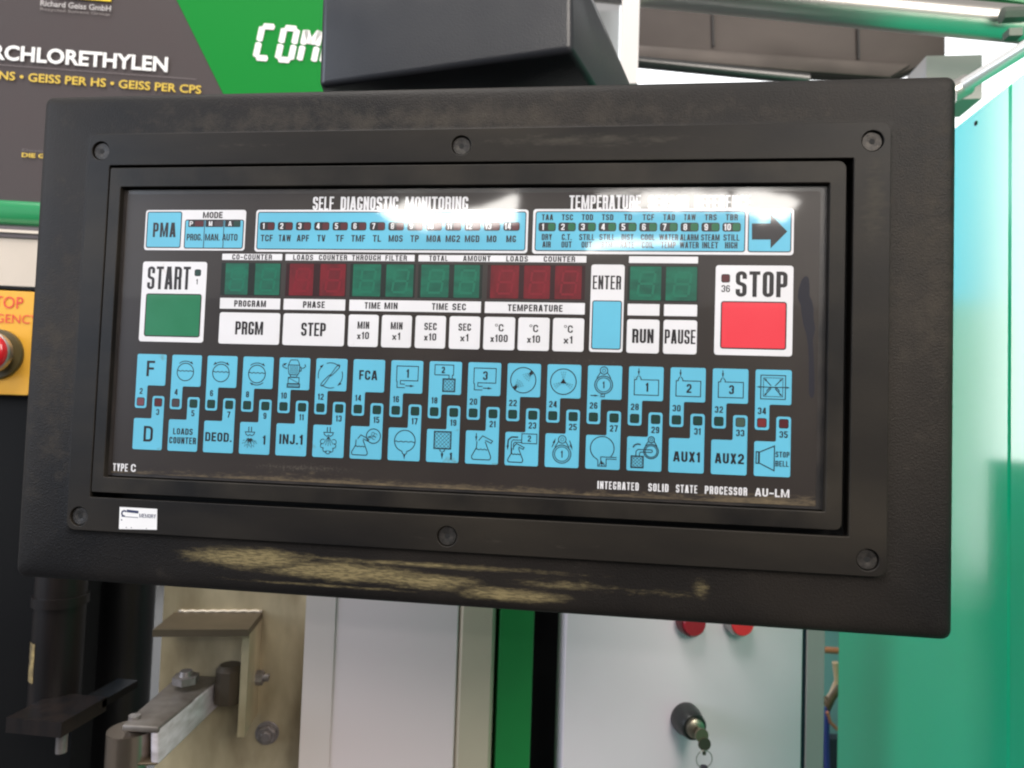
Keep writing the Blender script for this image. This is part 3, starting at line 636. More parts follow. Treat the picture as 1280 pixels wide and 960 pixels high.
# ---- row 2: thirty-four function keys
PT, X0 = 21.1, -0.1
def arrow_head(mb, x, y, ang, L=1.5, w=.95, z=0):
    a = math.radians(ang); c, s_ = math.cos(a), math.sin(a)
    P = [(0, 0), (-L, w / 2), (-L, -w / 2)]
    mb.add([(x + p * c - q * s_, y + p * s_ + q * c, z) for p, q in P], [(0, 1, 2)])
def pictogram(n, mb, w, h, z):
    """icon strokes in a box 0..w by 0..h, y up"""
    t = .46; zz = [z]
    def s(p, c=False, tt=t): zz[0] += .004; mb.stroke(p, tt * (1.22 if tt >= .34 and tt < .6 and tt != t else 1.0), zz[0], c)
    def ah(x, y, a, L=1.6, ww=1.1): zz[0] += .004; arrow_head(mb, x, y, a, L, ww, zz[0])
    def wave(x0, x1, y, k=4, amp=.25): s([(x0 + (x1 - x0) * i / (k * 4), y + amp * math.sin(i * PI / 2)) for i in range(k * 4 + 1)])
    def T(st, cx, yb, hh, tt, sc=1): lettering(mb, *num(st, cx, 0, hh, tt, sc)[:3], -yb, hh, tt, zz[0] + .01)
    def hatch(x0, y0, x1, y1, k=5):
        s([(x0, y0), (x1, y0), (x1, y1), (x0, y1)], True, .4)
        W_, H_ = x1 - x0, y1 - y0; m_ = .4; x0 += m_; y0 += m_; x1 -= m_; y1 -= m_; W_ = x1 - x0; H_ = y1 - y0
        s([(x0, y0), (x1, y0), (x1, y1), (x0, y1)], True, .2)
        for i in range(1, 2 * k):
            c = i / k
            p = [(x0 + W_ * max(0, c - 1), y0 + H_ * min(1, c)), (x0 + W_ * min(1, c), y0 + H_ * max(0, c - 1))]; s(p, False, .22)
            s([(x1 - (a - x0), b) for a, b in p], False, .22)
    def drum(y=.46): s(circ(w * .47, h * y, 4.9), True, .42); wave(w * .47 - 4.7, w * .47 + 4.7, h * y + .6)
    def cwarc(cx, cy, r, a0, a1): s(arc(cx, cy, r, a0, a1, 8))
    def flask(ox, oy, sc):
        P = lambda a, b: (ox + a * sc, oy + b * sc)
        s(fillet([P(2.2, 8.0), P(2.0, 5.2), P(0, 1.6), P(.2, .2), P(8.2, .2), P(8.4, 1.6), P(5.8, 8.0)], .9 * sc, 3, False), False, .42)
        s([P(2.9, 8.4), P(4.6, 10.5), P(9.0, 8.4), P(8.4, 7.4), P(5.8, 8.6)], False, .40); wave(ox + 1.9 * sc, ox + 6.8 * sc, oy + 4.6 * sc, 3, .22 * sc)
    def pump(cx, cy, r, n_=None):
        s(circ(cx, cy, r), True, .42); s(circ(cx, cy, r * .8), True, .36)
        s(circ(cx, cy + r * 1.62, r * .42), True, .4); s(circ(cx, cy + r * 1.62, r * .18, 14), True, .3)
        s([(cx - r * .8, cy + r * .75), (cx - r * .38, cy + r * 1.4)]); s([(cx + r * .8, cy + r * .75), (cx + r * .38, cy + r * 1.4)])
        if n_: T(n_, cx, cy - 1.8, 3.6, .6)
    def spray(x, y, ang, k=5, L=5):
        for i in range(k):
            a = math.radians(ang + (i - (k - 1) / 2) * 13)
            for q in range(4):
                r0 = 1.0 + q * L / 4; s([(x + r0 * math.cos(a), y + r0 * math.sin(a)), (x + (r0 + .65) * math.cos(a), y + (r0 + .65) * math.sin(a))], False, .25)
    if n == 2: lettering(mb, 'F', w * .34, w * .62, -h * .29, h * .50, 1.5, z)
    elif n == 3: lettering(mb, 'D', w * .36, w * .68, -h * .26, h * .50, 1.5, z)
    elif n in (4, 6, 8):
        drum()
        if n == 4: cwarc(w * .47, h * .46, 6.1, 130, 55); ah(w * .47 + 4.5, h * .46 + 4.3, -40, 2, 1.4)
        if n == 6: cwarc(w * .47, h * .46, 6.1, 125, 55); ah(w * .47 + 4.8, h * .46 + 4.2, -40, 2.2, 1.5); ah(w * .47 - 4.8, h * .46 + 4.2, 220, 2.2, 1.5)
        if n == 8: cwarc(w * .47, h * .46, 6.1, 130, 55); ah(w * .47 + 4.6, h * .46 + 4.3, -40, 2, 1.4); cwarc(w * .47, h * .46, 6.1, -50, -125); ah(w * .47 - 4.0, h * .46 - 4.9, 155, 2, 1.4)
    elif n == 5: lettering(mb, 'LOADS', 2.9, 14.6, -9.2, 3.5, .72, z); lettering(mb, 'COUNTER', .9, 16.8, -4.1, 3.7, .78, z)
    elif n == 7: lettering(mb, 'DEOD.', 1.0, 16.6, -6.2, 5.0, 1.05, z)
    elif n == 11: lettering(mb, 'INJ.1', 2.0, 15.6, -6.3, 5.4, 1.15, z)
    elif n == 14: lettering(mb, 'FCA', 3.4, 13.6, -6.6, 5.2, 1.05, z)
    elif n == 31: lettering(mb, 'AUX1', 2.3, 15.8, -5.6, 5.2, 1.1, z)
    elif n == 33: lettering(mb, 'AUX2', 1.9, 16.2, -5.6, 5.2, 1.1, z)
    elif n in (9, 13):
        cx = w * .34 if n == 9 else w * .5; y = h * .86 if n == 9 else h * .94
        s([(cx - .8, y), (cx - .8, y - 2.6)], False, .45); s([(cx + .8, y), (cx + .8, y - 2.6)], False, .45)
        s([(cx - 2.7, y - 2.9), (cx + 2.7, y - 2.9), (cx + 2.3, y - 4.2), (cx + 1.0, y - 5.0), (cx, y - 4.3), (cx - 1.0, y - 5.0), (cx - 2.3, y - 4.2)], True, .38)
        if n == 9:
            for i in range(13):
                a = math.radians(-90 + (i - 6) * 11 + random.uniform(-3, 3)); s([(cx + .6 * math.cos(a), y - 6 + .6 * math.sin(a)), (cx + (2 + i % 3 * .9) * math.cos(a), y - 6 + (2.4 + i % 3) * math.sin(a))], False, .28)
                s([(cx + (3.2 + i % 2) * math.cos(a), y - 6 + (3.6 + i % 2) * math.sin(a)), (cx + (4.2 + i % 2) * math.cos(a), y - 6 + (4.9 + i % 2) * math.sin(a))], False, .28)
            T('1', w * .82, 5.6, 5.0, .95)
        else:
            for i in range(5):
                a = math.radians(-90 + (i - 2) * 17); s([(cx, y - 5), (cx + 5.2 * math.cos(a), y - 5 + 5.2 * math.sin(a))], False, .3)
            for i, (a, b, r) in enumerate(((-3.1, -8.2, 1.4), (3.1, -8.2, 1.4), (-3.2, -10.3, 1.2), (3.2, -10.3, 1.2), (-1.6, -12.4, 1.3), (1.6, -12.4, 1.3), (0, -13.3, 1.4))):
                a0 = math.degrees(math.atan2(b + 9.8, a)); s(arc(cx + a, y + b + .2, r, a0 - 105, a0 + 105, 8), False, .34)
    elif n == 10:
        cx = w * .48; Q = lambda p, tt=.36, c=True: s([(cx + a, b) for a, b in p], c, tt)
        Q([(-2.6, 15.2), (-1.9, 16.4), (1.9, 16.4), (2.6, 15.2), (3.2, 13.6), (-3.2, 13.6)]); Q([(-3.0, 13.6), (3.0, 13.6), (3.4, 12.8), (2.9, 9.0), (2.3, 8.2), (-2.3, 8.2), (-2.9, 9.0), (-3.4, 12.8)])
        for k in range(7): Q([(-2.1 + k * .7, 8.6), (-2.1 + k * .7, 13.2)], .22, False)
        Q([(-1.9, 8.2), (-1.9, 7.0), (1.9, 7.0), (1.9, 8.2)]); Q([(-3.0, 6.8), (3.2, 6.8), (3.2, 3.4), (-3.0, 3.4)]); Q([(-3.0, 6.6), (3.2, 3.6)], .3, False)
        Q([(-3.4, 3.2), (3.6, 3.2), (3.6, 1.4), (-3.4, 1.4)], .5); Q([(-3.4, 2.2), (3.6, 2.2)], .3, False); Q([(3.3, 12.4), (4.2, 12.4), (4.2, 10.4), (3.3, 10.2)])
        s(arc(cx, 13.2, 6.6, 165, 235, 8, 2.0)); s(arc(cx, 13.2, 6.6, 25, -45, 8, 2.0)); ah(cx - 4.0, 14.6, 25, 2.2, 1.4)
    elif n == 12:
        cx, cy = w * .47, h * .48
        for sg in (1, -1): s([(cx + sg * a, cy + sg * b) for a, b in ((-.2, -.6), (1.0, 1.6), (3.0, 4.6), (4.4, 6.0), (5.2, 5.6), (5.0, 4.6), (3.4, 2.6), (.9, .1))], True, .38)
        s(arc(cx, cy, 6.9, 195, 130, 8)); s(arc(cx, cy, 6.9, 110, 45, 8)); s(arc(cx, cy, 6.9, 20, -45, 8)); s(arc(cx, cy, 6.9, -70, -130, 8))
        ah(cx - 3.9, cy + 6.0, 42, 2.4, 1.5); ah(cx + 4.2, cy - 5.6, 222, 2.4, 1.5)
    elif n in (16, 20):
        s([(3.2, 6.2), (3.2, 14.6), (15.0, 14.6), (15.0, 6.8), (5.4, 6.8), (5.4, 4.9), (8.0, 4.9)]); s([(3.2, 6.2), (3.6, 6.2), (3.6, 3.0), (8.0, 3.0)])
        s([(8.2, 4.0), (11.5, 4.0)], False, .4); ah(13.2, 4.0, 0, 2.4, 1.3); T('1' if n == 16 else '3', 9.3, 8.4, 4.6, .85)
    elif n == 18:
        s([(3.0, 10.4), (3.0, 15.8), (13.2, 15.8), (13.2, 10.4), (12.6, 10.4), (12.6, 8.6)]); s([(3.0, 10.4), (10.8, 10.4), (10.8, 8.6)])
        hatch(7.6, 1.6, 14.2, 8.4, 3); T('2', 7.6, 11.4, 3.4, .7)
    elif n == 22:
        cx, cy = w * .48, h * .50; s(circ(cx, cy, 6.7), True, .42); spray(cx + 4.6, cy + 4.4, 224, 5, 4.6); spray(cx - 4.6, cy - 4.4, 44, 5, 4.6)
        for sg in (1, -1): s(circ(cx + sg * 4.3, cy + sg * 4.0, .7, 10), True, .4); s([(cx + sg * 4.9, cy + sg * 4.6), (cx + sg * 3.0, cy + sg * 3.4)], False, .6); s([(cx + sg * 4.6, cy + sg * 4.9), (cx + sg * 3.6, cy + sg * 2.6)], False, .6)
    elif n == 24:
        cx, cy = w * .48, h * .49; s(circ(cx, cy, 6.7), True, .42)
        for a in (90, 210, 330): spray(cx, cy, a, 3, 4.8); s([(cx, cy), (cx + 1.5 * math.cos(math.radians(a)), cy + 1.5 * math.sin(math.radians(a)))], False, .6)
        s(circ(cx, cy, .7, 12), True, .5)
    elif n == 26: pump(w * .47, h * .43, 4.6, '1'); s([(w * .5, 3.0), (w * .5, 1.4), (6.6, 1.4)]); s([(w * .43, 3.0), (w * .43, 2.3), (6.6, 2.3)]); s([(1.6, 1.9), (5, 1.9)]); ah(6, 1.9, 0, 2.4, 1.1)
    elif n in (28, 30, 32):
        s([(4.0, 10.8), (2.9, 10.8), (2.9, 2.9), (15.2, 2.9), (15.2, 10.8), (6.2, 10.8), (6.2, 11.6), (5.4, 12.8)]); s([(4.0, 10.8), (4.0, 11.6), (4.7, 12.8)])
        s([(5.0, 16.6), (5.0, 14)]); ah(5.0, 12.6, -90, 2.6, 1.1); T({28: '1', 30: '2', 32: '3'}[n], 9.4, 4.7, 4.6, .9)
    elif n == 34:
        cx, cy = w * .49, h * .5; s([(cx - 6, cy - 6), (cx + 6, cy - 6), (cx + 6, cy + 6), (cx - 6, cy + 6)], True); s([(cx - 4.7, cy - 4.7), (cx + 4.7, cy - 4.7), (cx + 4.7, cy + 4.7), (cx - 4.7, cy + 4.7)], True, .3)
        for a, b in ((1, 1), (-1, 1), (1, -1), (-1, -1)): s([(cx + a * 1, cy + b * .7), (cx + a * 4, cy + b * 4)]); ah(cx + a * 4.5, cy + b * 4.5, math.degrees(math.atan2(b, a)), 1.6, 1.2)
        s([(cx - 7.6, cy), (cx + 7.6, cy)]); ah(cx + 8.1, cy, 0, 1.6, 1.0); ah(cx - 8.1, cy, 180, 1.6, 1.0); s(arc(cx, cy - 3.4, 3.4, 20, 160, 8))
    elif n == 15:
        flask(1.0, 1.9, 1.05); s(circ(12.8, 12.5, 3.9), True, .42)
        for a, b in ((12.6, 13.6), (13.9, 13.0), (13.2, 11.6)): s(arc(a, b, .95, 0, 300, 8), False, .28)
        for a in (-12, 3, 18): s([(9.6, 11.9), (9.6 + 2.3 * math.cos(math.radians(a)), 11.9 + 2.3 * math.sin(math.radians(a)))], False, .3)
    elif n == 17:
        cx = w * .52; s(arc(cx, 10.6, 5.7, -78, 258, 26), False, .42); wave(cx - 5.5, cx + 5.5, 10.2); s([(cx - 1.2, 5.0), (cx - 1.2, 4.0), (cx - .4, 3.4)]); s([(cx + 1.2, 5.0), (cx + 1.2, 4.0), (cx + .4, 3.4)])
        s([(cx, 3.6), (cx, 1.8)]); ah(cx, .6, -90, 3.0, 1.3)
    elif n == 19:
        hatch(4.0, 7.2, 13.2, 16.4, 4); s([(7.4, 7.2), (7.4, 6.2), (8.2, 5.6)]); s([(9.8, 7.2), (9.8, 6.2), (9.0, 5.6)]); s([(8.6, 5.6), (8.6, 3.4)]); ah(8.6, 1.6, -90, 3.2, 1.4); T('1', 13.4, 1.6, 3.8, .9)
    elif n == 21: flask(3.4, 2.1, 1.22); s([(5.6, 16.2), (5.6, 12.8)], False, .4); ah(5.6, 11.6, -90, 3, 1.2)
    elif n == 23:
        s([(8.7, 11.8), (16.6, 11.8), (16.6, 16.8), (8.7, 16.8)], True); s([(8.7, 15.2), (8.7, 13.4), (4.2, 13.4), (3.3, 12.4), (3.3, 6.2)]); s([(8.7, 12.2), (5.2, 12.2), (4.5, 11.4), (4.5, 8.2)])
        s(fillet([(6.8, 14.9), (3.4, 14.9), (1.6, 13.4), (1.4, 9.6)], 1.6, 4, False), False, .75); ah(1.4, 7.8, -90, 2.6, 1.3); flask(1.6, 1.6, .95); T('2', 12.7, 12.8, 3.2, .6)
    elif n == 25: pump(w * .5, h * .40, 4.7, '1'); s([(3.6, 10.4), (5.0, 14.2)]); ah(5.5, 15.4, 68, 3, 1.2); s([(14.0, 10.6), (12.6, 14.2)]); ah(14.3, 9.2, -68, 3, 1.2)
    elif n == 27:
        cx = w * .48; s(arc(cx, 10.8, 6.1, -108, 300 - 45, 24)[:0] + arc(cx, 10.8, 6.1, -38, 232, 24), False, .42)
        s([(cx - 3.6, 6.0), (cx - 2.0, 4.6), (cx - 2.0, 1.6), (cx + 2.2, 1.6), (cx + 2.2, 5.4), (16, 5.4)]); s([(cx - .6, 3.4), (cx - .6, 6.4), (cx + 6, 6.4), (16, 6.4)]); s([(cx + 4.6, 7.2), (cx + 4.8, 6.6)])
        s([(cx, 1.8), (cx, 3.6)]); ah(cx, 4.8, 90, 2.2, 1.2); s([(cx - 1.4, 2.0), (cx - .6, 3.6)]); s([(cx + 1.4, 2.0), (cx + .6, 3.6)])
    elif n == 29:
        hatch(2.2, 1.6, 8.4, 7.6, 3); pump(12.2, 10.2, 3.7); s([(4.6, 7.6), (4.6, 10.0), (5.6, 11.0), (12.6, 11.0)]); s([(6.4, 7.6), (6.4, 9.2), (7.0, 9.7), (12.6, 9.7)]); s([(12.6, 11.0), (12.9, 10.3), (12.6, 9.7)])
        s(arc(5.6, 11.2, 2.6, 165, 60, 6), False, .55)
    elif n == 35:
        s([(1.0, 6.4), (2.2, 6.4), (2.2, 12.2), (1.0, 12.2)], True, .45); s([(2.5, 6.6), (9.8, 3.0), (9.8, 15.4), (2.5, 12.0)], False, .45); s([(2.5, 6.6), (2.5, 12)], False, .5)
        lettering(mb, 'STOP', 10.4, 17.1, -9.8, 2.9, .55, z); lettering(mb, 'BELL', 10.4, 16.8, -5.2, 2.9, .55, z)
LK = {2: 'b', 3: 'r', 4: 'n', 5: 'g', 34: 'R', 35: 'r', 33: 'k', 10: 'g'}
desc = {2: 'letter F', 3: 'letter D', 4: 'drum turning right', 5: 'LOADS COUNTER', 6: 'drum turning both ways', 7: 'DEOD.', 8: 'drum with two arrows', 9: 'spray and figure 1', 10: 'motor', 11: 'INJ.1',
        12: 'spinning figure', 13: 'spray and cloud', 14: 'FCA', 15: 'flask with steam', 16: 'tank 1 draining', 17: 'round flask draining', 18: 'tank 2 over a filter', 19: 'filter draining', 20: 'tank 3 draining',
        21: 'flask with inlet arrow', 22: 'two sprays in a circle', 23: 'flask under tank 2', 24: 'three sprays in a circle', 25: 'pump 1 with arrows', 26: 'pump 1 with inlet', 27: 'round trap', 28: 'tank 1 filling',
        29: 'pump and filter', 30: 'tank 2 filling', 31: 'AUX1', 32: 'tank 3 filling', 33: 'AUX2', 34: 'square with arrows', 35: 'horn and STOP BELL'}
for k in range(17):
    x = X0 + PT * k; w = 17.6
    # upper, even number
    n_ = 2 + 2 * k
    out = fillet([(x, -82.1), (x, -112.6), (x + 7.0, -112.6), (x + 7.0, -99.7), (x + w, -99.7), (x + w, -82.1)], [1.0, 1.3, 1.3, .9, 1.0, 1.0], 4)
    key = MB().prism(out, ZF - .02, ZK, .06).build('function_key', BLUE, panel, scale=MM); key['label'] = 'cyan key %d, %s' % (n_, desc[n_])
    led(key, x + 3.45, 109.0, 4.3, LK.get(n_, 'g'), ZK)
    mb = MB(); lettering(mb, *num(str(n_), x + 3.4, 104.7, 3.4, .68)[:6], ZK + .02); mb.k = 1; mb.build('number_print', INK, key, scale=MM)
    mb = MB(); pictogram(n_, mb, 17.6, 17.6, 0); mb.v = [(a + x, b - 99.7, c + ZK + .02) for a, b, c in mb.v]; mb.k = 1; mb.build('pictogram', INK, key, scale=MM)
    # lower, odd number
    n_ = 3 + 2 * k
    out = fillet([(x + w, -135.8), (x + w, -105.6), (x + w - 7.1, -105.6), (x + w - 7.1, -118.3), (x, -118.3), (x, -135.8)], [1.0, 1.3, 1.3, .9, 1.0, 1.0], 4)
    key = MB().prism(out, ZF - .02, ZK, .06).build('function_key', BLUE, panel, scale=MM); key['label'] = 'cyan key %d, %s' % (n_, desc[n_])
    led(key, x + w - 3.5, 109.1, 4.3, LK.get(n_, 'g'), ZK)
    mb = MB(); lettering(mb, *num(str(n_), x + w - 3.5, 116.2, 3.4, .68)[:6], ZK + .02); mb.k = 1; mb.build('number_print', INK, key, scale=MM)
    mb = MB(); pictogram(n_, mb, 17.6, 17.5, 0); mb.v = [(a + x, b - 135.8, c + ZK + .02) for a, b, c in mb.v]; mb.k = 1; mb.build('pictogram', INK, key, scale=MM)
yb = HO(860, 611.0)[1]; hb_ = 3.7
it = [('INTEGRATED', xp(746.7, 608), xp(798.4, 608)), ('SOLID', xp(810.4, 610), xp(835.6, 610)), ('STATE', xp(845, 612), xp(871.6, 612)), ('PROCESSOR', xp(881, 613), xp(933.9, 613)), ('AU-LM', xp(943.8, 615), xp(986.6, 615))]
y1_ = HO(746, 611.9)[1]; y2_ = HO(986, 621)[1]
txt('caption_print', [(a, b, c, (y1_ + y2_) / 2, 4.0, .80, .6) for a, b, c in it], ZP, WHITE, panel)
txt('caption_print', [('TYPE', HO(141, 588)[0], HO(159.6, 588)[0], HO(155, 589.2)[1], 4.3, .85, .5), ('C', HO(163.6, 588)[0], HO(169.6, 588)[0], HO(155, 589.2)[1], 4.3, .85)], ZP, WHITE, panel)

# irregular dark mark on the overlay at the right
SM = mat('dark_mark_tone', (0.014, 0.014, 0.022), rough=0.5, spec=0.25)
dr = [(1007, 344), (1002, 350), (998, 362), (997, 372), (1001, 381), (1002, 392), (1004, 405), (1008, 418), (1010, 432), (1011, 450), (1011, 470), (1011, 490), (1013, 497), (1016, 498), (1018, 492),
      (1018, 470), (1017, 445), (1016, 425), (1019, 411), (1017, 398), (1017, 385), (1015, 376), (1012, 370), (1012, 358), (1011, 347)]
MB().sheet(fillet([(a, -b) for a, b in [HO(x, y, -3.4) for x, y in dr]], 2, 3), ZP + .01).build('dark_mark', SM, panel, scale=MM)['label'] = 'irregular dark mark right of the STOP button'

# sticker on the bezel
STK = mat('sticker_paper', (0.78, 0.78, 0.80), rough=0.45); STB = mat('sticker_navy', (0.02, 0.03, 0.09), rough=0.5)
stk = MB().prism([(a, -b) for a, b in [H(148.8, 661.3), H(196.2, 661.6 + 0.6), H(196.6, 636.2), H(149.8, 633.6)]], 0.02, 0.12).build('memory_sticker', STK, panel, scale=MM)
stk['label'] = 'small white MEMORY sticker below the display'
mb = MB(); xa, ya = H(152, 645.2); xb, yb_ = H(173, 645.2)
mb.stroke([(xa + 3, -ya + 3.1), (xb, -ya + 2.7)], 1.5, .14); mb.stroke([(xa, -ya - .1), (xb, -ya - .3)], .35, .142); mb.stroke(arc(xa + 1.6, -ya + 1.6, 1.5, 40, 290, 8), .9, .144)
lettering(mb, 'MEMORY', H(174.3, 645)[0], H(195, 645)[0], H(180, 647.2)[1], 2.2, .36, .14, .25)
mb.stroke([(xa - .2, -ya - 2), (xa + .6, -ya - 2.1)], .6, .14)
for q in (3, 6, 15): mb.stroke([(xa + q, -ya - 6.0), (xa + q + .5, -ya - 6.0)], .5, .14)
mb.k = 1; mb.build('sticker_print', STB, stk, scale=MM)

# ================================================================== SUPPORT ARM above the panel
def P3(px, py, Yv): return on_plane(px, py, Vector((0, Yv, 0)), Vector((0, 1, 0)))
ARM = mat('arm_black_paint', (0.022, 0.024, 0.030), rough=0.30, bump=0.35, bscale=900, bdist=0.0003, var=0.5, vscale=30, var_col=(0.035, 0.036, 0.04))
import bmesh
def hull_mesh(name, verts, faces, M, parent=None, bev=0.0, seg=3, origin=None):
    bm = bmesh.new(); vs = [bm.verts.new(v) for v in verts]
    for f in faces: bm.faces.new([vs[i] for i in f])
    bmesh.ops.recalc_face_normals(bm, faces=bm.faces)
    if bev: bmesh.ops.bevel(bm, geom=list(bm.edges), offset=bev, segments=seg, affect='EDGES', profile=0.5)
    me = bpy.data.meshes.new(name); bm.to_mesh(me); bm.free(); me.materials.append(M)
    for p in me.polygons: p.use_smooth = True
    me.set_sharp_from_angle(angle=math.radians(50))
    return link(bpy.data.objects.new(name, me), parent)
A = [P3(404, -60, .012), P3(399, 108, .012), P3(420, 150, .075), P3(440, 175, .11), P3(450, -60, .11)]
B = [P3(716, -60, .012), P3(715, 63, .012), P3(762, 143, .075), P3(806, 143, .11), P3(716, -60, .11)]
arm = empty('support_arm', (0.23, 0.03, 0.07))
tag(arm, 'black painted head of the support arm rising behind the top edge of the panel', 'support arm')
ao = hull_mesh('arm_casing', [v - Vector((0.23, 0.03, 0.07)) for v in A + B], [(0, 1, 2, 3, 4), (9, 8, 7, 6, 5), (0, 5, 6, 1), (1, 6, 7, 2), (2, 7, 8, 3), (3, 8, 9, 4), (4, 9, 5, 0)], ARM, arm, bev=.0035)

# ================================================================== BACKGROUND, facade frames
class Frame:
    """upright plane turned by ang about the vertical, passing through pixel (px,py) at camera depth d"""
    def __init__(s, px, py, d, ang):
        s.o = cam_loc + ray(px, py) * d; a = math.radians(ang)
        s.u = Vector((math.cos(a), math.sin(a), 0)); s.n = Vector((math.sin(a), -math.cos(a), 0)); s.ang = a
    def root(s, name): return empty(name, s.o, (PI / 2, 0, s.ang))
    def uv(s, px, py, n=0.0):
        p = on_plane(px, py, s.o + s.n * n, s.n) - s.o; return p.dot(s.u), p.z
    def quad(s, pts, n=0.0): return [s.uv(x, y, n) for x, y in pts]

# --- left: dark product board with green field and bottom rail
BK = mat('board_charcoal', (0.066, 0.052, 0.052), rough=0.45, spec=.2, var=0.3, vscale=30, var_col=(0.062, 0.055, 0.055))
GR = mat('board_green', (0.004, 0.205, 0.028), rough=0.4, spec=.15)
WT = mat('board_white', (0.82, 0.80, 0.78), rough=0.4); YL = mat('board_yellow', (0.62, 0.42, 0.05), rough=0.4)
F1 = Frame(150, 100, .66, 12.0)
bd = F1.root('product_board'); tag(bd, 'charcoal and green printed board lettered ...RCHLORETHYLEN and COM behind the panel', 'board')
q = F1.quad([(-60, -60), (480, -60), (480, 300), (-60, 245)])
u0, v0 = F1.uv(-60, 244.5); u1, _ = F1.uv(480, 100); vt = F1.uv(0, -60)[1] + .05
vb = F1.uv(20, 251)[1]; vb2 = F1.uv(20, 281)[1]
MB().box(u0, u1, vb, vt, -.02, 0).build('charcoal_field', BK, bd)
g = F1.quad([(219, -4), (279, 117), (300, 170)])
gx = [g[0], g[1], (g[1][0] + (g[1][0] - g[0][0]) * 1.2, g[1][1] + (g[1][1] - g[0][1]) * 1.2)]
gt = (g[0][0] + (g[0][0] - g[1][0]) * .6, g[0][1] + (g[0][1] - g[1][1]) * .6)
MB().prism([gt, gx[0], gx[1], gx[2], (u1, gx[2][1]), (u1, gt[1])], -.001, .0008).build('green_field', GR, bd)
# rounded green bottom rail
rail = MB(); rr = (vb - vb2) / 2; vc = (vb + vb2) / 2
prof = [(0.0 + rr * .55 * math.cos(a), vc + rr * math.sin(a)) for a in [PI / 2 - PI * k / 14 for k in range(15)]] + [(-.03, vc - rr), (-.03, vc + rr)]
nn = len(prof)
rail.add([(u0, b, a) for a, b in prof] + [(u1, b, a) for a, b in prof], [(i, (i + 1) % nn, (i + 1) % nn + nn, i + nn) for i in range(nn)] + [tuple(range(nn)), tuple(range(nn, 2 * nn))])
rail.build('green_rail', mat('rail_green_plastic', (0.02, 0.23, 0.085), rough=0.22, coat=.5), bd, auto=40)
def btext(s_, xa, xb, ybase, hcap, M, name, off=0.0, fr=F1, par=bd, anchor_y=None, z=.0016, sp=1.0, desc=False):
    a = fr.uv(xa, ybase); b = fr.uv(xb, anchor_y if anchor_y else ybase); top = fr.uv(xa, ybase - hcap)
    h = top[1] - a[1]
    o = curve_text(s_, h, M, name, par, (a[0], a[1], z), off=off * h, spacing=sp)
    xs = [v.co.x for v in o.data.vertices]; ys = [v.co.y for v in o.data.vertices]
    y0 = min(ys) if not desc else 0
    o.data.transform(Matrix.Translation((-min(xs), -y0, 0)))
    o.data.transform(Matrix.Diagonal(((b[0] - a[0]) / (max(xs) - min(xs)), h / (max(ys) - y0), 1, 1))); return o
btext('PERCHLORETHYLEN', -38, 210, 73, 19.5, WT, 'title_lettering', off=.03, anchor_y=92)
btext('GEISS PER NS \u2022 GEISS PER HS \u2022 GEISS PER CPS', -80, 252, 94.5, 10.8, YL, 'yellow_lettering', off=.02, anchor_y=118)
btext('Richard Geiss GmbH', 51.5, 139.5, 8.5, 7.5, mat('board_grey_text', (.40, .37, .36), rough=.5), 'company_lettering', anchor_y=15, off=.02)
btext('Recycled Solvent Group', 51.5, 138, 15, 4.6, mat('board_grey_text_dim', (.22, .19, .18), rough=.5), 'company_lettering', anchor_y=22)
a_, b_ = F1.uv(-20, 80.5), F1.uv(246, 102)
MB().stroke([a_, (b_[0], a_[1])], .0006, .0016).build('rule_line', mat('rule_grey', (.16, .13, .13), rough=.5), bd)
l0 = F1.uv(72, -4); l1 = F1.uv(139.5, 3.2)
MB().box(l0[0], l1[0], l1[1], l1[1] + .03, .0008, .0018).build('logo_yellow', mat('logo_yellow', (.75, .55, .03), rough=.4), bd)
MB().box(l0[0], F1.uv(102, 0)[0], l1[1] + .0012, l1[1] + .03, .0018, .0024).build('logo_green', mat('logo_green', (.25, .55, .03), rough=.4), bd)
btext('DIE GESS', 28.3, 74, 197, 5.5, YL, 'small_lettering', off=.03); btext('Destilliert', 29, 78, 189.6, 3.0, mat('board_dim', (.13, .11, .11), rough=.5), 'small_lettering')
# seven-segment style letters COMP
segm = MB(); cuv = F1.uv(320, 73); cap_h = F1.uv(320, 33)[1] - cuv[1]
def seg_letter(x0, w, segs, sh=.16, dz=0):
    h = cap_h; t = h * .185
    def P(u, v): return (cuv[0] + x0 + u * w + v * h * sh, cuv[1] + v * h)
    for s_ in segs:
        p = [P(*c) for c in s_]; a, b = Vector(p[0]), Vector(p[1]); d = (b - a).normalized(); g_ = t * .04; a2, b2 = a + d * g_, b - d * g_; nrm = Vector((-d.y, d.x)) * t / 2
        a3, b3 = a + d * (g_ + t * .2), b - d * (g_ + t * .2)
        segm.add([(*a2, .0017), (*(a3 + nrm), .0017), (*(b3 + nrm), .0017), (*b2, .0017), (*(b3 - nrm), .0017), (*(a3 - nrm), .0017)], [(0, 1, 2, 3, 4, 5)])
lw = F1.uv(342, 60)[0] - F1.uv(322, 60)[0]; pt_ = F1.uv(345, 60)[0] - F1.uv(317.5, 60)[0]
TOPS, MIDS, BOTS = ((0, 1), (1, 1)), ((0, .5), (1, .5)), ((0, 0), (1, 0)); LU, LL, RU, RL = ((0, .5), (0, 1)), ((0, 0), (0, .5)), ((1, .5), (1, 1)), ((1, 0), (1, .5))
seg_letter(0, lw * .8, [TOPS, BOTS, LU, LL]); seg_letter(pt_, lw * .82, [TOPS, BOTS, LU, LL, RU, RL])
seg_letter(pt_ * 2, lw * .9, [LU, LL, RU, RL, ((0, 1), (.5, .55)), ((.5, .55), (1, 1))]); seg_letter(pt_ * 3.05, lw * .82, [TOPS, MIDS, LU, LL, RU])
segm.k = 1; segm.build('segment_lettering', WT, bd)

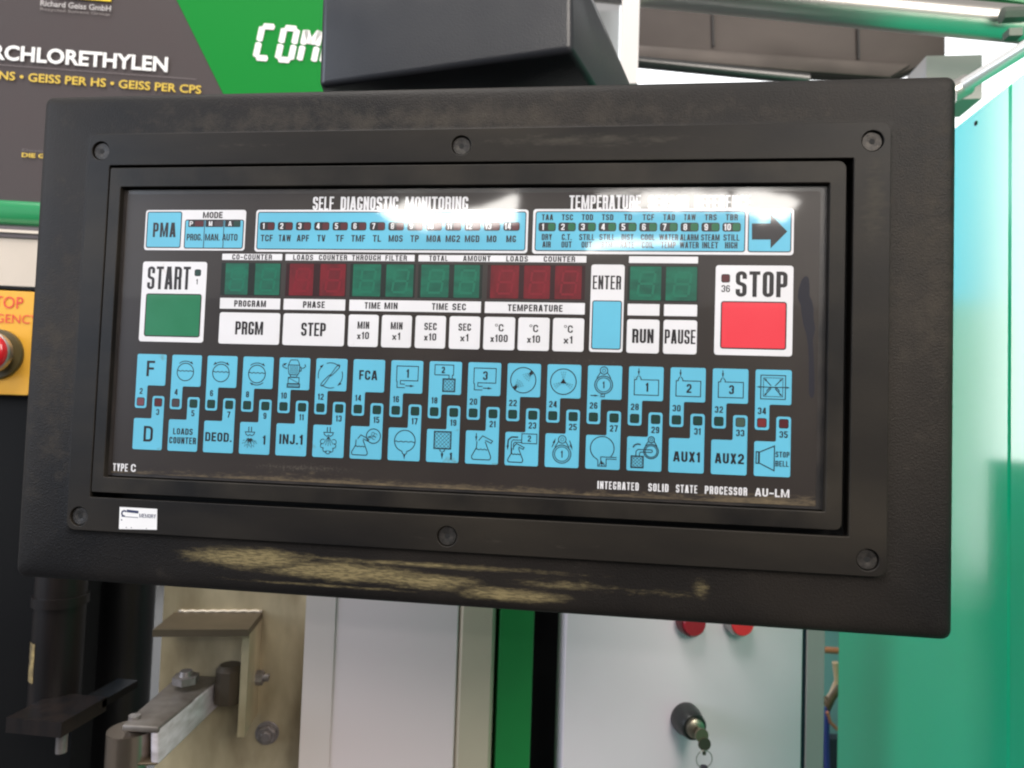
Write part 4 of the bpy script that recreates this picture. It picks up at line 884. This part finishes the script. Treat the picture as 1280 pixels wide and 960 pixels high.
# --- machine front below the board: dark band, trim, beige panel, yellow plate
BEI = mat('beige_paint', (0.60, 0.52, 0.44), rough=0.45, var=.2, vscale=20)
DK = mat('machine_black', (0.004, 0.004, 0.0045), rough=0.6, spec=.2)
F2 = Frame(20, 430, .62, 12.0)
mf = F2.root('machine_front'); tag(mf, 'beige machine front with dark trim, behind the left edge of the panel', 'machine front')
uL = F2.uv(-120, 400)[0]; uR = F2.uv(200, 400)[0]
V = lambda y: F2.uv(10, y)[1]
MB().box(uL, uR, V(357.5), V(284), -.02, 0).build('beige_panel', BEI, mf)
MB().box(uL, uR, V(361.5), V(357.5), -.02, .002).build('dark_trim', DK, mf)
MB().box(uL, uR, V(297), V(283), -.001, .002).build('dark_trim', mat('trim_brown', (.10, .08, .085), rough=.5), mf)
MB().box(uL, uR, V(291.5), V(288), .002, .004).build('light_trim', mat('trim_cream', (.66, .58, .5), rough=.4), mf)
MB().box(uL, F2.uv(100, 600)[0], V(1150), V(361.5), -.05, -.012).build('interior_backdrop', DK, mf)  # near-black sheet stands in for the shade of the cabinet interior
es = F2.root('emergency_stop'); tag(es, 'yellow emergency stop plate with red mushroom button at the left edge', 'emergency stop')
YP = mat('yellow_plate', (0.80, 0.40, 0.03), rough=0.32, var=.3, vscale=30, var_col=(.82, .46, .10), coat=.3)
RDT = mat('red_lettering', (0.72, 0.05, 0.04), rough=.4)
MB().prism(rrect(F2.uv(-70, 400)[0], V(493.5), F2.uv(44, 400)[0], V(364), .002), .0, .003, .0005).build('plate', YP, es)
o = btext('STOP', -13.5, 31.5, 385, 15, RDT, 'lettering', fr=F2, par=es, z=.0036, anchor_y=386); btext('EMERGENCY', -41, 50.5, 402, 11, RDT, 'lettering', fr=F2, par=es, z=.0036, anchor_y=404)
cx, cy = F2.uv(0, 443); rr_ = F2.uv(33, 443)[0] - cx
BRS = mat('olive_collar', (0.10, 0.075, 0.03), rough=.4)
MB().lathe((cx, cy), [(rr_ * 1.0, .003), (rr_ * 1.0, .006), (rr_ * .97, .007), (0.001, .0075)], 48).build('collar', BRS, es, auto=40)
cx2 = F2.uv(-15.5, 441, .022)[0]
MB().lathe((cx2, cy + .0005), [(rr_ * .45, .007), (rr_ * .45, .016), (rr_ * .80, .017), (rr_ * .80, .0215), (rr_ * .76, .0225), (rr_ * .75, .0225)], 48).build('button_rim', mat('rim_steel', (.55, .5, .48), rough=.3, metal=.8), es, auto=40)
MB().lathe((cx2, cy + .0005), [(rr_ * .745, .020), (rr_ * .74, .0235), (rr_ * .6, .026), (rr_ * .3, .0275), (0.0005, .028)], 48).build('mushroom_button', mat('red_mushroom', (.60, .012, .02), rough=.25, coat=.5), es, smooth=True)

# --- lower centre: machine cladding, column, green post, cabinet
F3 = Frame(860, 900, .66, 16.0)
PNL = mat('offwhite_panel', (0.74, 0.63, 0.65), rough=0.30, var=.4, vscale=4, var_col=(.78, .69, .68), stretch=(.3, 1, 1), coat=.3, coat_rough=.2)
def strip(name, xa, xb, M, n0, n1, label, cat, ref=860, fr=F3, bev=.0):
    r = fr.root(name); tag(r, label, cat)
    a = fr.uv(xa, ref, n1)[0]; b = fr.uv(xb, ref, n1)[0]
    return r, a, b
vtop = F3.uv(700, 560)[1]; vbot = F3.uv(700, 1150)[1]
def slab(name, a, b, M, n0, n1, par, bev=.0015): return MB().prism(rrect(a, vbot, b, vtop, bev, 3), n0, n1, bev * .8, True).build(name, M, par, auto=30)
r, a, b = strip('cladding_panel', 378, 570.3, PNL, -.03, -.0, 'smooth off-white cladding panel under the panel, left of the beige column', 'panel'); slab('sheet', a, b, PNL, -.04, 0, r)
e0 = F3.uv(415, 860, .001)[0]; MB().prism([(a, vbot), (e0, vbot), (e0, vtop), (a, vtop)], 0, .0012).build('folded_edge', mat('cladding_edge', (.68, .59, .57), rough=.4), r)
BE2 = mat('beige_column_paint', (0.50, 0.44, 0.34), rough=0.35, var=.3, vscale=8)
r, a, b = strip('beige_column', 571.3, 617.0, BE2, -.04, 0, 'narrow beige column between off-white cladding and green post', 'column'); slab('column_body', a, b, BE2, -.04, .0005, r, .004)
GP = mat('green_post_paint', (0.008, 0.205, 0.045), rough=0.4, var=.2, vscale=20)
r, a, b = strip('green_post', 622.5, 666, GP, -.04, 0, 'flat bright green post between the beige column and the dark gap', 'post'); slab('post_body', a, b, GP, -.04, -.002, r)
r, a, b = strip('dark_void', 560, 760, DK, 0, 0, 'black gap behind the green post and the grey cabinet', 'dark gap'); r['kind'] = 'structure'; slab('void_back', a, b, DK, -.12, -.07, r)
CB = mat('cabinet_light_grey', (0.80, 0.725, 0.785), rough=0.38, var=.35, vscale=14, var_col=(.74, .665, .715), bump=.1, bscale=500)
add_soil(CB, [(0.10, -.0, .02, .02, .6), (-.045, -.03, .02, .02, .5)], (.42, .38, .40), scale=120, lo=.6, hi=.95, strength=.35)
cab, a, b = strip('control_cabinet', 705, 1003, CB, 0, 0, 'light grey cabinet with two red buttons and a key switch', 'cabinet'); slab('cabinet_door', a, b, CB, -.03, 0, cab)
g0 = F3.uv(1002.5, 870)[0]; g1 = F3.uv(1008.5, 870)[0]; g2 = F3.uv(1031.5, 870)[0]
slab('door_gasket', g0, g1, mat('navy_gasket', (.01, .012, .03), rough=.6), -.03, -.002, cab, .0004)
slab('cabinet_edge', g1, g2, mat('cabinet_edge_grey', (.40, .37, .365), rough=.4), -.06, -.001, cab, .001)
def red_btn(px, py, rim, face, rpx, lab):
    cx, cy = F3.uv(px, py, .012); r_ = F3.uv(px + rpx, py, .012)[0] - cx
    o = MB().lathe((cx, cy), [(r_ * 1.12, 0), (r_ * 1.12, .009), (r_ * 1.0, .0115), (r_ * .99, .012)], 40).build('red_button', rim, cab, auto=35); o['label'] = lab
    MB().lathe((cx, cy), [(r_ * .92, .011), (r_ * .92, .0135), (r_ * .84, .0145), (.0003, .0147)], 40).build('button_cap', face, o, auto=35)
red_btn(867.5, 780, mat('dark_red_rim', (.10, .006, .012), rough=.4), mat('dark_red_cap', (.34, .008, .025), rough=.3, coat=.3), 15, 'dark red unlit button')
red_btn(928, 780, mat('steel_rim', (.45, .42, .42), rough=.3, metal=.7), mat('bright_red_cap', (.85, .03, .045), rough=.3, coat=.4), 14.5, 'bright red button with a steel rim')
kx, ky = F3.uv(862, 903, .01); kr = F3.uv(862 + 17.5, 903, .01)[0] - kx
ks = MB().lathe((kx, ky), [(kr * 1.05, 0), (kr * 1.05, .006), (kr * .95, .012), (kr * .86, .020), (kr * .80, .021)], 40).build('key_switch', mat('switch_black', (.015, .016, .016), rough=.35), cab, auto=35)
MB().lathe((kx, ky), [(kr * .62, .020), (kr * .62, .024), (kr * .5, .0252), (.0003, .0255)], 32).build('lock_barrel', mat('barrel_nickel', (.42, .38, .30), rough=.35, metal=.9), ks, auto=35)
kk = F3.root('keys'); tag(kk, 'steel keys on a ring hanging from the key switch of the grey cabinet', 'keys')
KM = mat('key_brass_dark', (.24, .20, .14), rough=.4, metal=.8)
mb = MB(); mb.box(kx - .0008, kx + .0008, ky - .004, ky + .004, .024, .034); mb.tube([(kx + .001, ky - .001, .033), (kx + .001, ky - .001, .0352)], .0062, 20)
mb.build('key', KM, kk, auto=35)
mb = MB(); mb.tube([(kx + .0035, ky - .0085, .034), (kx + .0035, ky - .0085, .0358)], .0058, 20); mb.box(kx + .002, kx + .005, ky - .018, ky - .012, .0343, .0355); mb.build('key', mat('key_dark', (.12, .10, .08), rough=.45, metal=.8), kk, auto=35)
RG = mat('ring_wire', (.35, .32, .3), rough=.3, metal=.9)
ring = [(kx + .003 + .0075 * math.cos(a), ky - .021 + .0075 * math.sin(a), .0362) for a in [2 * PI * k / 32 for k in range(33)]]
MB().tube(ring, .00045, 8, False).build('key_ring', RG, kk, smooth=True)
MB().tube([(kx + .0025, ky - .0275, .0362), (kx + .004, ky - .036, .036), (kx + .0065, ky - .050, .035), (kx + .008, ky - .07, .034)], [.0035, .0052, .0055, .005], 12).build('key_fob', mat('fob_dark', (.04, .035, .05), rough=.5), kk, auto=60)

# --- lower left: zinc plate, bracket, hinge arm, posts
ZN = mat('zinc_plate', (0.66, 0.57, 0.38), rough=0.36, metal=.35, var=.9, vscale=22, detail=9, var_col=(.24, .19, .11), stretch=(1, .4, 1), bump=.12, bscale=300)
ZD = mat('zinc_dark', (0.13, 0.10, 0.065), rough=0.45, metal=.5, var=.6, vscale=40, var_col=(.10, .08, .05))
STL = mat('bare_steel', (0.72, 0.67, 0.72), rough=0.34, metal=.0, var=.8, vscale=60, var_col=(.42, .38, .38), stretch=(1, 1, 3))
BSTL = mat('dark_steel', (0.009, 0.008, 0.009), rough=0.34, metal=.3, var=.6, vscale=60, var_col=(.030, .019, .015), stretch=(1, 1, .1))
F4 = Frame(290, 850, .64, 14.0)
BLT = mat('bolt_steel', (0.30, 0.275, 0.27), rough=0.36, metal=.55, var=.6, vscale=200, var_col=(.14, .12, .11))
ARMT = mat('arm_top_steel', (0.20, 0.18, 0.165), rough=0.4, metal=.3, var=.8, vscale=50, detail=8, var_col=(.08, .065, .055))
zp = F4.root('mounting_plate'); tag(zp, 'yellowish zinc mounting plate with a folded bracket and hex bolts, lower left', 'mounting plate')
def G4(px, py, n=0.0): u, v = F4.uv(px, py, n); return (u, v, n)
a = F4.uv(196, 900)[0]; b = F4.uv(382, 860)[0]
MB().prism(rrect(a, F4.uv(0, 1100)[1], b, F4.uv(300, 600)[1], .001), -.008, 0, .0006, True).build('plate', ZN, zp)
weld = MB()
pts = [(b + .0006 * math.sin(k * 1.7), F4.uv(384, 720)[1] - k * .0042, .0005) for k in range(60)]
weld.tube(pts, [.0016 + .0006 * (k % 2) for k in range(60)], 8); weld.build('weld_seam', mat('weld_grey', (.45, .42, .38), rough=.45, metal=.5), zp, smooth=True)
# bracket: top flange projecting toward the camera, side cheek with bolt
bt = MB(); tA, tB = G4(224, 765), G4(328, 768)
nf = .052
bt.box(tA[0] - .004, tB[0], tA[1] - .006, tA[1], 0, nf); bt.build('bracket_flange', ZD, zp)
bt = MB(); yb0 = G4(310, 892)[1]; bt.box(tB[0] - .006, tB[0], yb0, tA[1] - .006, 0, nf * .9); bt.build('bracket_cheek', ZN, zp)
wb = MB(); wb.tube([(tA[0] + (tB[0] - tA[0]) * k / 24, tA[1] + .0008 + .0005 * math.sin(k * 2.1), .0012) for k in range(25)], .0016, 8); wb.build('weld_seam', mat('weld_tan', (.50, .44, .36), rough=.4, metal=.5), zp, smooth=True)
def hexbolt(par, x, y, z, r, name='hex_bolt', M=None, axis='z'):
    mb = MB(); mb.prism([(x + r * math.cos(PI / 3 * k + .3), y + r * math.sin(PI / 3 * k + .3)) for k in range(6)], z, z + r * .8, r * .1)
    mb.lathe((x, y), [(r * .55, z + r * .8), (r * .55, z + r * 1.1), (r * .45, z + r * 1.2)], 20); mb.lathe((x, y), [(r * 1.25, z - .0002), (r * 1.25, z + r * .12), (r * 1.2, z + r * .16)], 28)
    return mb.build(name, M or BLT, par, auto=30)
x_, y_, _ = G4(333, 918, .004); hexbolt(zp, x_, y_, .0005, .0085)
x_, y_, _ = G4(312, 850, .012)
bo = MB(); bo.tube([(tB[0] - .02, y_ + .002, .012), (tB[0] + .006, y_ + .002, .012)], .0065, 6); bo.tube([(tB[0] + .006, y_ + .002, .012), (tB[0] + .011, y_ + .002, .012)], .0035, 14); bo.build('cross_bolt', BLT, zp, auto=30)
# hinge arm: U-shaped flat bar running toward the camera, lower left
def PC(px, py, d): return cam_loc + ray(px, py) * d
ha = empty('hinge_arm', PC(220, 900, .56)); tag(ha, 'bare steel hinge arm with a roller at its end, lower left corner', 'hinge arm')
ho = ha.location.copy()
def hq(name, P, M, thick_dir, bev=.0008):
    top = [p - ho for p in P]; bot = [p - ho + thick_dir for p in P]; k = len(P)
    return hull_mesh(name, top + bot, [tuple(range(k)), tuple(range(2 * k - 1, k - 1, -1))] + [(i, (i + 1) % k, (i + 1) % k + k, i + k) for i in range(k)], M, ha, bev=bev, seg=2)
D1, D2 = .52, .635
hq('arm_top', [PC(152, 906, D1), PC(198, 909, D1), PC(278, 846, D2), PC(225, 842, D2)], ARMT, Vector((0, 0, -.005)), bev=.0015)
hq('arm_web', [PC(198, 909, D1), PC(279, 846, D2), PC(279, 878, D2), PC(198, 957, D1)], STL, Vector((-.007, 0, 0)), bev=.0025)
hq('arm_bottom', [PC(150, 958, D1), PC(196, 957, D1), PC(276, 878, D2), PC(225, 880, D2)], ZD, Vector((0, 0, .002)))
rc0 = PC(163, 932, D1 + .012) - ho
MB().tube([rc0 + Vector((0, 0, .0125)), rc0 + Vector((0, 0, -.0125))], .0168, 32).build('roller', mat('roller_steel', (.38, .31, .25), rough=.28, metal=.9), ha, auto=40)
rp = rc0 + Vector((.002, 0, 0)); MB().tube([rp + Vector((0, 0, .014)), rp + Vector((0, 0, .023))], .0042, 20).build('roller_pin', BLT, ha, auto=40)
bn = PC(232, 853, .60) - ho; mb = MB(); mb.tube([bn, bn + Vector((0, 0, .006))], .011, 6); mb.tube([bn + Vector((0, 0, .006)), bn + Vector((0, 0, .010))], [.006, .005], 16); mb.build('hex_nut', BLT, ha, auto=30)
kn = PC(288, 836, .618) - ho; mb = MB(); mb.tube([kn, kn + Vector((0, 0, -.028))], .0125, 10); mb.tube([kn + Vector((0, 0, .004)), kn], [.009, .0125], 10); mb.build('knurled_knob', mat('knob_brown', (.10, .08, .06), rough=.45, metal=.6), ha, auto=30)
# dark posts
cp = empty('clamp_post', PC(80, 820, .60)); tag(cp, 'dark round steel post with a worn yellow tape, lower left', 'post')
co = cp.location.copy(); q0 = PC(79, 700, .60) - co; q1 = PC(78, 893, .60) - co; q1.x = q0.x; q1.y = q0.y
MB().tube([q0, q1], .0195, 40).build('post_tube', BSTL, cp, auto=40)
qt = PC(79, 742, .60) - co; MB().tube([Vector((q0.x, q0.y, qt.z)), Vector((q0.x, q0.y, qt.z - .008))], .0215, 40).build('post_collar', BSTL, cp, auto=40)
tp = MB(); z0 = (PC(52, 795, .60) - co).z; z1 = (PC(52, 842, .60) - co).z
for k in range(7):
    for j in range(8):
        a0 = math.radians(214 + j * 5); a1 = math.radians(214 + (j + 1) * 5)
        za = z0 + (z1 - z0) * k / 7; zb = z0 + (z1 - z0) * (k + 1) / 7
        tp.add([(q0.x + .0198 * math.cos(a), q0.y + .0198 * math.sin(a), z) for a, z in ((a0, za), (a1, za), (a1, zb), (a0, zb))], [(0, 1, 2, 3)])
tp.build('worn_tape', mat('tape_tan', (.42, .31, .13), rough=.7, var=1.0, vscale=160, var_col=(.05, .04, .03)), cp, smooth=True)
dc = empty('dark_column', PC(165, 820, .72)); tag(dc, 'wide black column behind the clamp post, lower left', 'column')
do = dc.location.copy(); q2 = PC(160, 640, .72) - do; q3 = PC(160, 1000, .72) - do; q3.x = q2.x; q3.y = q2.y
MB().tube([q2, q3], .030, 48).build('column_tube', mat('column_black', (.006, .006, .007), rough=.35), dc, auto=40)
bb = empty('base_block', PC(80, 890, .55)); tag(bb, 'dark steel base block with a short stud beneath it, bottom left', 'base block')
bo_ = bb.location.copy(); f0 = PC(8, 897, .54) - bo_; f1 = PC(84, 895, .54) - bo_; f2 = PC(84, 918, .54) - bo_
MB().box(f0.x, f1.x, f0.y, f0.y + .05, f2.z, f0.z).build('block_body', BSTL, bb)
f3 = PC(160, 870, .66) - bo_
MB().box(f1.x, f1.x + (f3.x - f1.x) * .6, f0.y + .045, f0.y + .09, f2.z + .004, f0.z - .001).build('block_wing', DK, bb)
sd = PC(66, 921, .55) - bo_; MB().tube([sd + Vector((0, .01, 0)), sd + Vector((0, .01, -.0165))], .0042, 20).build('stud', BLT, bb, auto=40)
mb = MB()
for k, (xx, yy) in enumerate(((23, 905), (61, 906))): p = PC(xx, yy, .5395) - bo_; mb.tube([p, p + Vector((0, -.0008, 0))], .0016, 12)
mb.build('socket_holes', GAP, bb)
wr = MB(); wr.tube([PC(-15, 858, .7), PC(20, 838, .7), PC(46, 818, .7)], .0015, 8); o = wr.build('cable', mat('cable_grey', (.28, .24, .2), rough=.6)); tag(o, 'thin grey upper cable crossing the dark gap left of the clamp post', 'cable', 'cables left of the clamp post')
wr = MB(); wr.tube([PC(-15, 872, .69), PC(14, 850, .69), PC(40, 842, .69), PC(48, 830, .69)], .0011, 8); o = wr.build('cable', mat('cable_tan', (.35, .27, .18), rough=.6)); tag(o, 'thin tan lower cable crossing the dark gap left of the clamp post', 'cable', 'cables left of the clamp post')

# --- right: glossy green machine, its side running back from the camera
GM = mat('green_machine_paint', (0.001, 0.50, 0.25), rough=0.3, spec=.2, coat=1.0, coat_rough=0.13, var=.4, vscale=5, var_col=(.002, .54, .30), bump=.12, bscale=9, bdist=.003)
p_edge = PC(1047, 870, .88); p_near = PC(1290, 870, .50)
ang = math.atan2(p_near.y - p_edge.y, p_near.x - p_edge.x)
gmr = empty('green_machine', p_edge, (PI / 2, 0, ang)); tag(gmr, 'tall glossy turquoise green machine side at the right edge', 'machine')
gu = Vector((math.cos(ang), math.sin(ang), 0)); gn = Vector((math.sin(ang), -math.cos(ang), 0))
def guv(px, py, n=0.0): p = on_plane(px, py, p_edge + gn * n, gn) - p_edge; return p.dot(gu), p.z
s0_, t0_ = guv(1195, 157); s1_, t1_ = guv(1280, 112); ztop = t0_
seam = guv(1262, 400)[0]; far = 0.0; end = seam + .25
MB().prism(rrect(far, -.35, seam - .0003, ztop, .003), -.4, 0, .002).build('side_panel', GM, gmr)
MB().prism(rrect(seam + .0003, -.35, end, ztop, .003), -.4, 0, .002).build('front_panel', GM, gmr)
ru, rv = guv(1220, 154); MB().lathe((ru, rv), [(.0022, 0), (.0018, .0008), (.0003, .001)], 16).build('rivet', DK, gmr)
print('machine top slope', t0_, t1_, 'dir', gu)

# clutter in the slot between cabinet and green machine
bw = MB(); pz = PC(1038, 870, 1.15)
bw.box(-.12, .10, -.35, .25, 0, .01); o = bw.build('back_screen', mat('teal_wall', (.20, .42, .42), rough=.6, var=.5, vscale=8)); o.location = pz; o.rotation_euler = (PI / 2, 0, 0); tag(o, 'teal wall glimpsed through the slot between cabinet and green machine', 'wall')
def thin(name, pts, r, colr, lab, cat): mb = MB(); mb.tube(pts, r, 12); o = mb.build(name, mat(name + '_mat', colr, rough=.5), smooth=False, auto=50); tag(o, lab, cat)
thin('copper_pipe', [PC(1025, 812, 1.0), PC(1055, 814, 1.0)], .0045, (.45, .17, .08), 'short copper pipe high in the slot beside the grey cabinet', 'pipe')
thin('tan_hose', [PC(1044, 828, .98), PC(1047, 850, .98), PC(1040, 868, .98), PC(1030, 880, .97)], .0042, (.55, .40, .25), 'tan hose in the slot beside the grey cabinet', 'hose')
thin('olive_hose', [PC(1050, 858, .96), PC(1040, 872, .96), PC(1036, 884, .96), PC(1031, 872, .97)], .005, (.10, .07, .035), 'olive knotted hose under the tan hose', 'hose')
thin('blue_hose', [PC(1034, 884, 1.0), PC(1033, 930, 1.0), PC(1035, 1000, 1.0)], .004, (.03, .05, .25), 'dark blue hose hanging low in the slot', 'hose')
thin('red_cable', [PC(1034, 890, .95), PC(1038, 903, .95), PC(1048, 913, .95)], .0022, (.45, .16, .08), 'thin reddish cable curving out of the slot', 'cable')
mb = MB(); mb.box(-.05, .05, -.3, -.045, 0, .02); o = mb.build('dark_box', mat('slot_navy', (.02, .025, .04), rough=.6)); o.location = PC(1040, 880, 1.08); o.rotation_euler = (PI / 2, 0, 0); tag(o, 'dark navy box low in the slot beside the grey cabinet', 'box')

# --- top right: post, duct, rails, bright window behind
def bar(name, a, b, r, M, lab, cat, seg=28): mb = MB(); mb.tube([a, b], r, seg); o = mb.build(name, M, auto=40); tag(o, lab, cat); return o
WP = mat('white_post_paint', (.62, .58, .56), rough=.4)
wp = empty('white_post', PC(787, 50, .78)); tag(wp, 'narrow white post between the support arm and the brown duct', 'post')
p0, p1 = PC(776, 60, .78) - wp.location, PC(798, 60, .78) - wp.location
MB().box(p0.x, p1.x, p0.y, p0.y + .03, -.05, .20).build('post_body', WP, wp)
DU = mat('duct_brown_grey', (.040, .030, .026), rough=.45, metal=.3, var=.6, vscale=12, var_col=(.085, .068, .06), stretch=(.5, 1.5, 1))
Dd = 1.0
du = empty('duct', PC(980, 40, Dd)); tag(du, 'brown grey sheet metal duct with seams under the steel rails', 'duct'); dl = du.location.copy()
P = [PC(797, -40, Dd), PC(797, 72, Dd), PC(1000, 92, Dd), PC(1115, 98, Dd), PC(1182, 68, Dd), PC(1182, -40, Dd)]
hull_mesh('duct_body', [p - dl for p in P] + [p - dl + Vector((.004, .02, 0)) for p in P], [tuple(range(6)), tuple(range(11, 5, -1))] + [(i, (i + 1) % 6, (i + 1) % 6 + 6, i + 6) for i in range(6)], DU, du, bev=.002)
lipP = [PC(797, 56, Dd - .01), PC(1140, 80, Dd - .01), PC(1112, 97, Dd - .01), PC(1000, 89, Dd - .01), PC(797, 71, Dd - .01)]
hull_mesh('duct_lip', [p - dl for p in lipP] + [p - dl + Vector((0, .009, 0)) for p in lipP], [tuple(range(5)), tuple(range(9, 4, -1))] + [(i, (i + 1) % 5, (i + 1) % 5 + 5, i + 5) for i in range(5)], mat('lip_brown', (.075, .06, .052), rough=.4, metal=.3, var=.6, vscale=14, var_col=(.04, .03, .027)), du, bev=.0015)
for xx, y0_, y1_ in ((891, 14, 58), (1073, 30, 74)):
    p0, p1 = PC(xx, y0_, Dd - .004) - dl, PC(xx + 1, y1_, Dd - .004) - dl
    MB().tube([p0, p1], .0016, 8).build('seam_strip', mat('seam_dark', (.03, .026, .024), rough=.6), du)
CH = mat('steel_rail', (.55, .53, .50), rough=.24, metal=.9, var=.4, vscale=10, var_col=(.38, .35, .33))
bar('steel_rail', PC(740, -20, .80), PC(1330, 36, .74), .0185, CH, 'thick bright steel rail crossing the top right corner', 'rail')
bar('dark_rail', PC(780, 76, .93), PC(1010, 99, .93), .0075, mat('dark_rail_metal', (.10, .10, .10), rough=.3, metal=.8), 'dark rail under the brown duct, just above the panel', 'rail')
bar('green_beam', PC(1050, -40, .86), PC(1400, 20, .80), .014, mat('beam_green', (.02, .20, .07), rough=.4), 'green beam above the thick steel rail at the top right', 'beam', 4)
bar('white_pipe', PC(1204, 108, .62), PC(1330, 30, .56), .0062, mat('pipe_white_metal', (.74, .73, .72), rough=.25, metal=.3), 'light slanting pipe rising from the corner of the panel', 'pipe')
bar('pipe_coupling', PC(1186, 118, .625), PC(1208, 106, .625), .0095, CH, 'steel coupling at the lower end of the light slanting pipe', 'coupling')
WB = mat('grey_bracket_paint', (.36, .33, .31), rough=.5)
wb_ = MB(); q0 = PC(1158, 70, .80); q1 = PC(1222, 128, .80); wb_.box(q0.x, q1.x, q0.y, q0.y + .05, q1.z, q0.z); o = wb_.build('wall_bracket', WB); tag(o, 'grey block bracket at the right end of the duct', 'bracket')
cl = MB(); q0 = PC(1252, 19, .72); cl.tube([q0, q0 + Vector((.022, 0, 0))], .008, 8); cl.box(q0.x + .003, q0.x + .016, q0.y - .008, q0.y + .004, q0.z - .026, q0.z - .018); o = cl.build('pipe_clamp', mat('clamp_grey', (.10, .12, .10), rough=.5, metal=.5), auto=30); tag(o, 'small dark clamp on the thick steel rail, right edge', 'clamp')

# daylight window in the hall behind (over-exposed in the photograph)
WIN = mat('daylight', (0.95, 0.98, 1.0), emit=1.5)
CYAN_GLOW = mat('cyan_glow_pane', (0.10, 0.52, 1.0), emit=3.2)  # cyan glow for the added pane mirrored in the green machine
wall = MB(); wall.box(-4, 4, -1.2, 2.6, -.1, 0)
wo = wall.build('back_wall', mat('hall_wall', (.35, .35, .34), rough=.8)); wo.location = (0.6, 4.2, 0); wo.rotation_euler = (PI / 2, 0, 0); tag(wo, kind='structure')
wn = empty('window', (1.5, 4.1, .9)); tag(wn, 'over-exposed window seen above the top right corner of the panel', 'window')
def PY(px, py, Yv): return on_plane(px, py, Vector((0, Yv, 0)), Vector((0, 1, 0)))
pa, pb = PY(770, 210, 4.08) - wn.location, PY(1340, -160, 4.08) - wn.location
wp_ = MB().box(pa.x, pb.x, pa.z, pb.z, .0, .02).build('pane', WIN, wn); wp_.rotation_euler = (PI / 2, 0, 0)
lw_ = empty('reflection_panes', (-1.9, 4.0, .5), (PI / 2, 0, 0)); tag(lw_, 'unseen glowing panes added for the reflections in the green machine', 'window')  # added out of view to put white and cyan reflections on the machine
MB().box(-.15, .36, -1.45, 1.6, 0, .02).build('white_pane', mat('white_pane', (1, 1, 1), emit=8.5), lw_)
MB().box(.46, 1.0, .15, 1.6, 0, .02).build('cyan_glow_pane', CYAN_GLOW, lw_)
fl = MB(); fl.box(-5, 5, -5, 5, -.05, 0); o = fl.build('floor', mat('floor_concrete', (.12, .12, .12), rough=.7)); o.location = (0, 0, -1.3); tag(o, kind='structure')

hm = MB(); hm.box(-.62, .72, -1.3, .08, -.5, 0); o = hm.build('reflection_blocker', mat('reflection_blocker_dark', (.03, .028, .027), rough=.6)); o.location = (0, -1.3, 0); o.rotation_euler = (PI / 2, 0, 0)  # unseen block, added to darken the middle of the overlay
tag(o, 'unseen dark block added behind the camera to darken the overlay reflection', 'machine')
# ------------------------------------------------------------------ unseen glowing panes behind the camera, outlined to mirror as glare
def mirror_pt(px, py, Yd):
    p = P3(px, py, 0.0); d = (p - cam_loc).normalized(); r = Vector((d.x, -d.y, d.z)); s_ = (Yd - p.y) / r.y
    return p + r * s_
SK = mat('glare_glow', (1.0, 0.96, 0.9), emit=21)
rw = empty('glare_panes', mirror_pt(700, 265, -3.0)); tag(rw, 'unseen glowing panes outlined to mirror as the glare in the overlay', 'window'); ro = rw.location.copy()
def pane(px_list, name='pane'):
    P = [mirror_pt(x, y, -3.0) - ro for x, y in px_list]; k = len(P)
    hull_mesh(name, P + [p + Vector((0, -.03, 0)) for p in P], [tuple(range(k)), tuple(range(2 * k - 1, k - 1, -1))] + [(i, (i + 1) % k, (i + 1) % k + k, i + k) for i in range(k)], SK, rw)
pane([(470, 262), (478, 254), (497, 259), (507, 249), (516, 256), (528, 252), (536, 260), (560, 264), (600, 259), (622, 251), (640, 243), (648, 244), (645, 262), (646, 276), (610, 281), (585, 283), (560, 280), (530, 286), (505, 280), (488, 276)])
pane([(786, 262), (791, 250), (797, 253), (800, 243), (806, 239), (822, 238), (845, 239), (868, 237), (886, 241), (905, 239), (911, 243), (909, 254), (905, 262), (898, 256), (888, 263), (880, 256), (868, 262), (860, 257), (846, 264), (836, 257), (822, 262), (810, 258)])
pane([(915, 262), (917, 243), (924, 237), (955, 238), (972, 243), (985, 244), (1000, 252), (992, 262), (982, 276), (968, 270), (955, 278), (946, 268), (930, 263)])
pane([(733, 313), (737, 306), (744, 301), (775, 298), (800, 300), (840, 299), (852, 301), (842, 305), (815, 304), (800, 307), (760, 309)])
pane([(745, 243), (780, 240), (800, 237), (775, 239)])
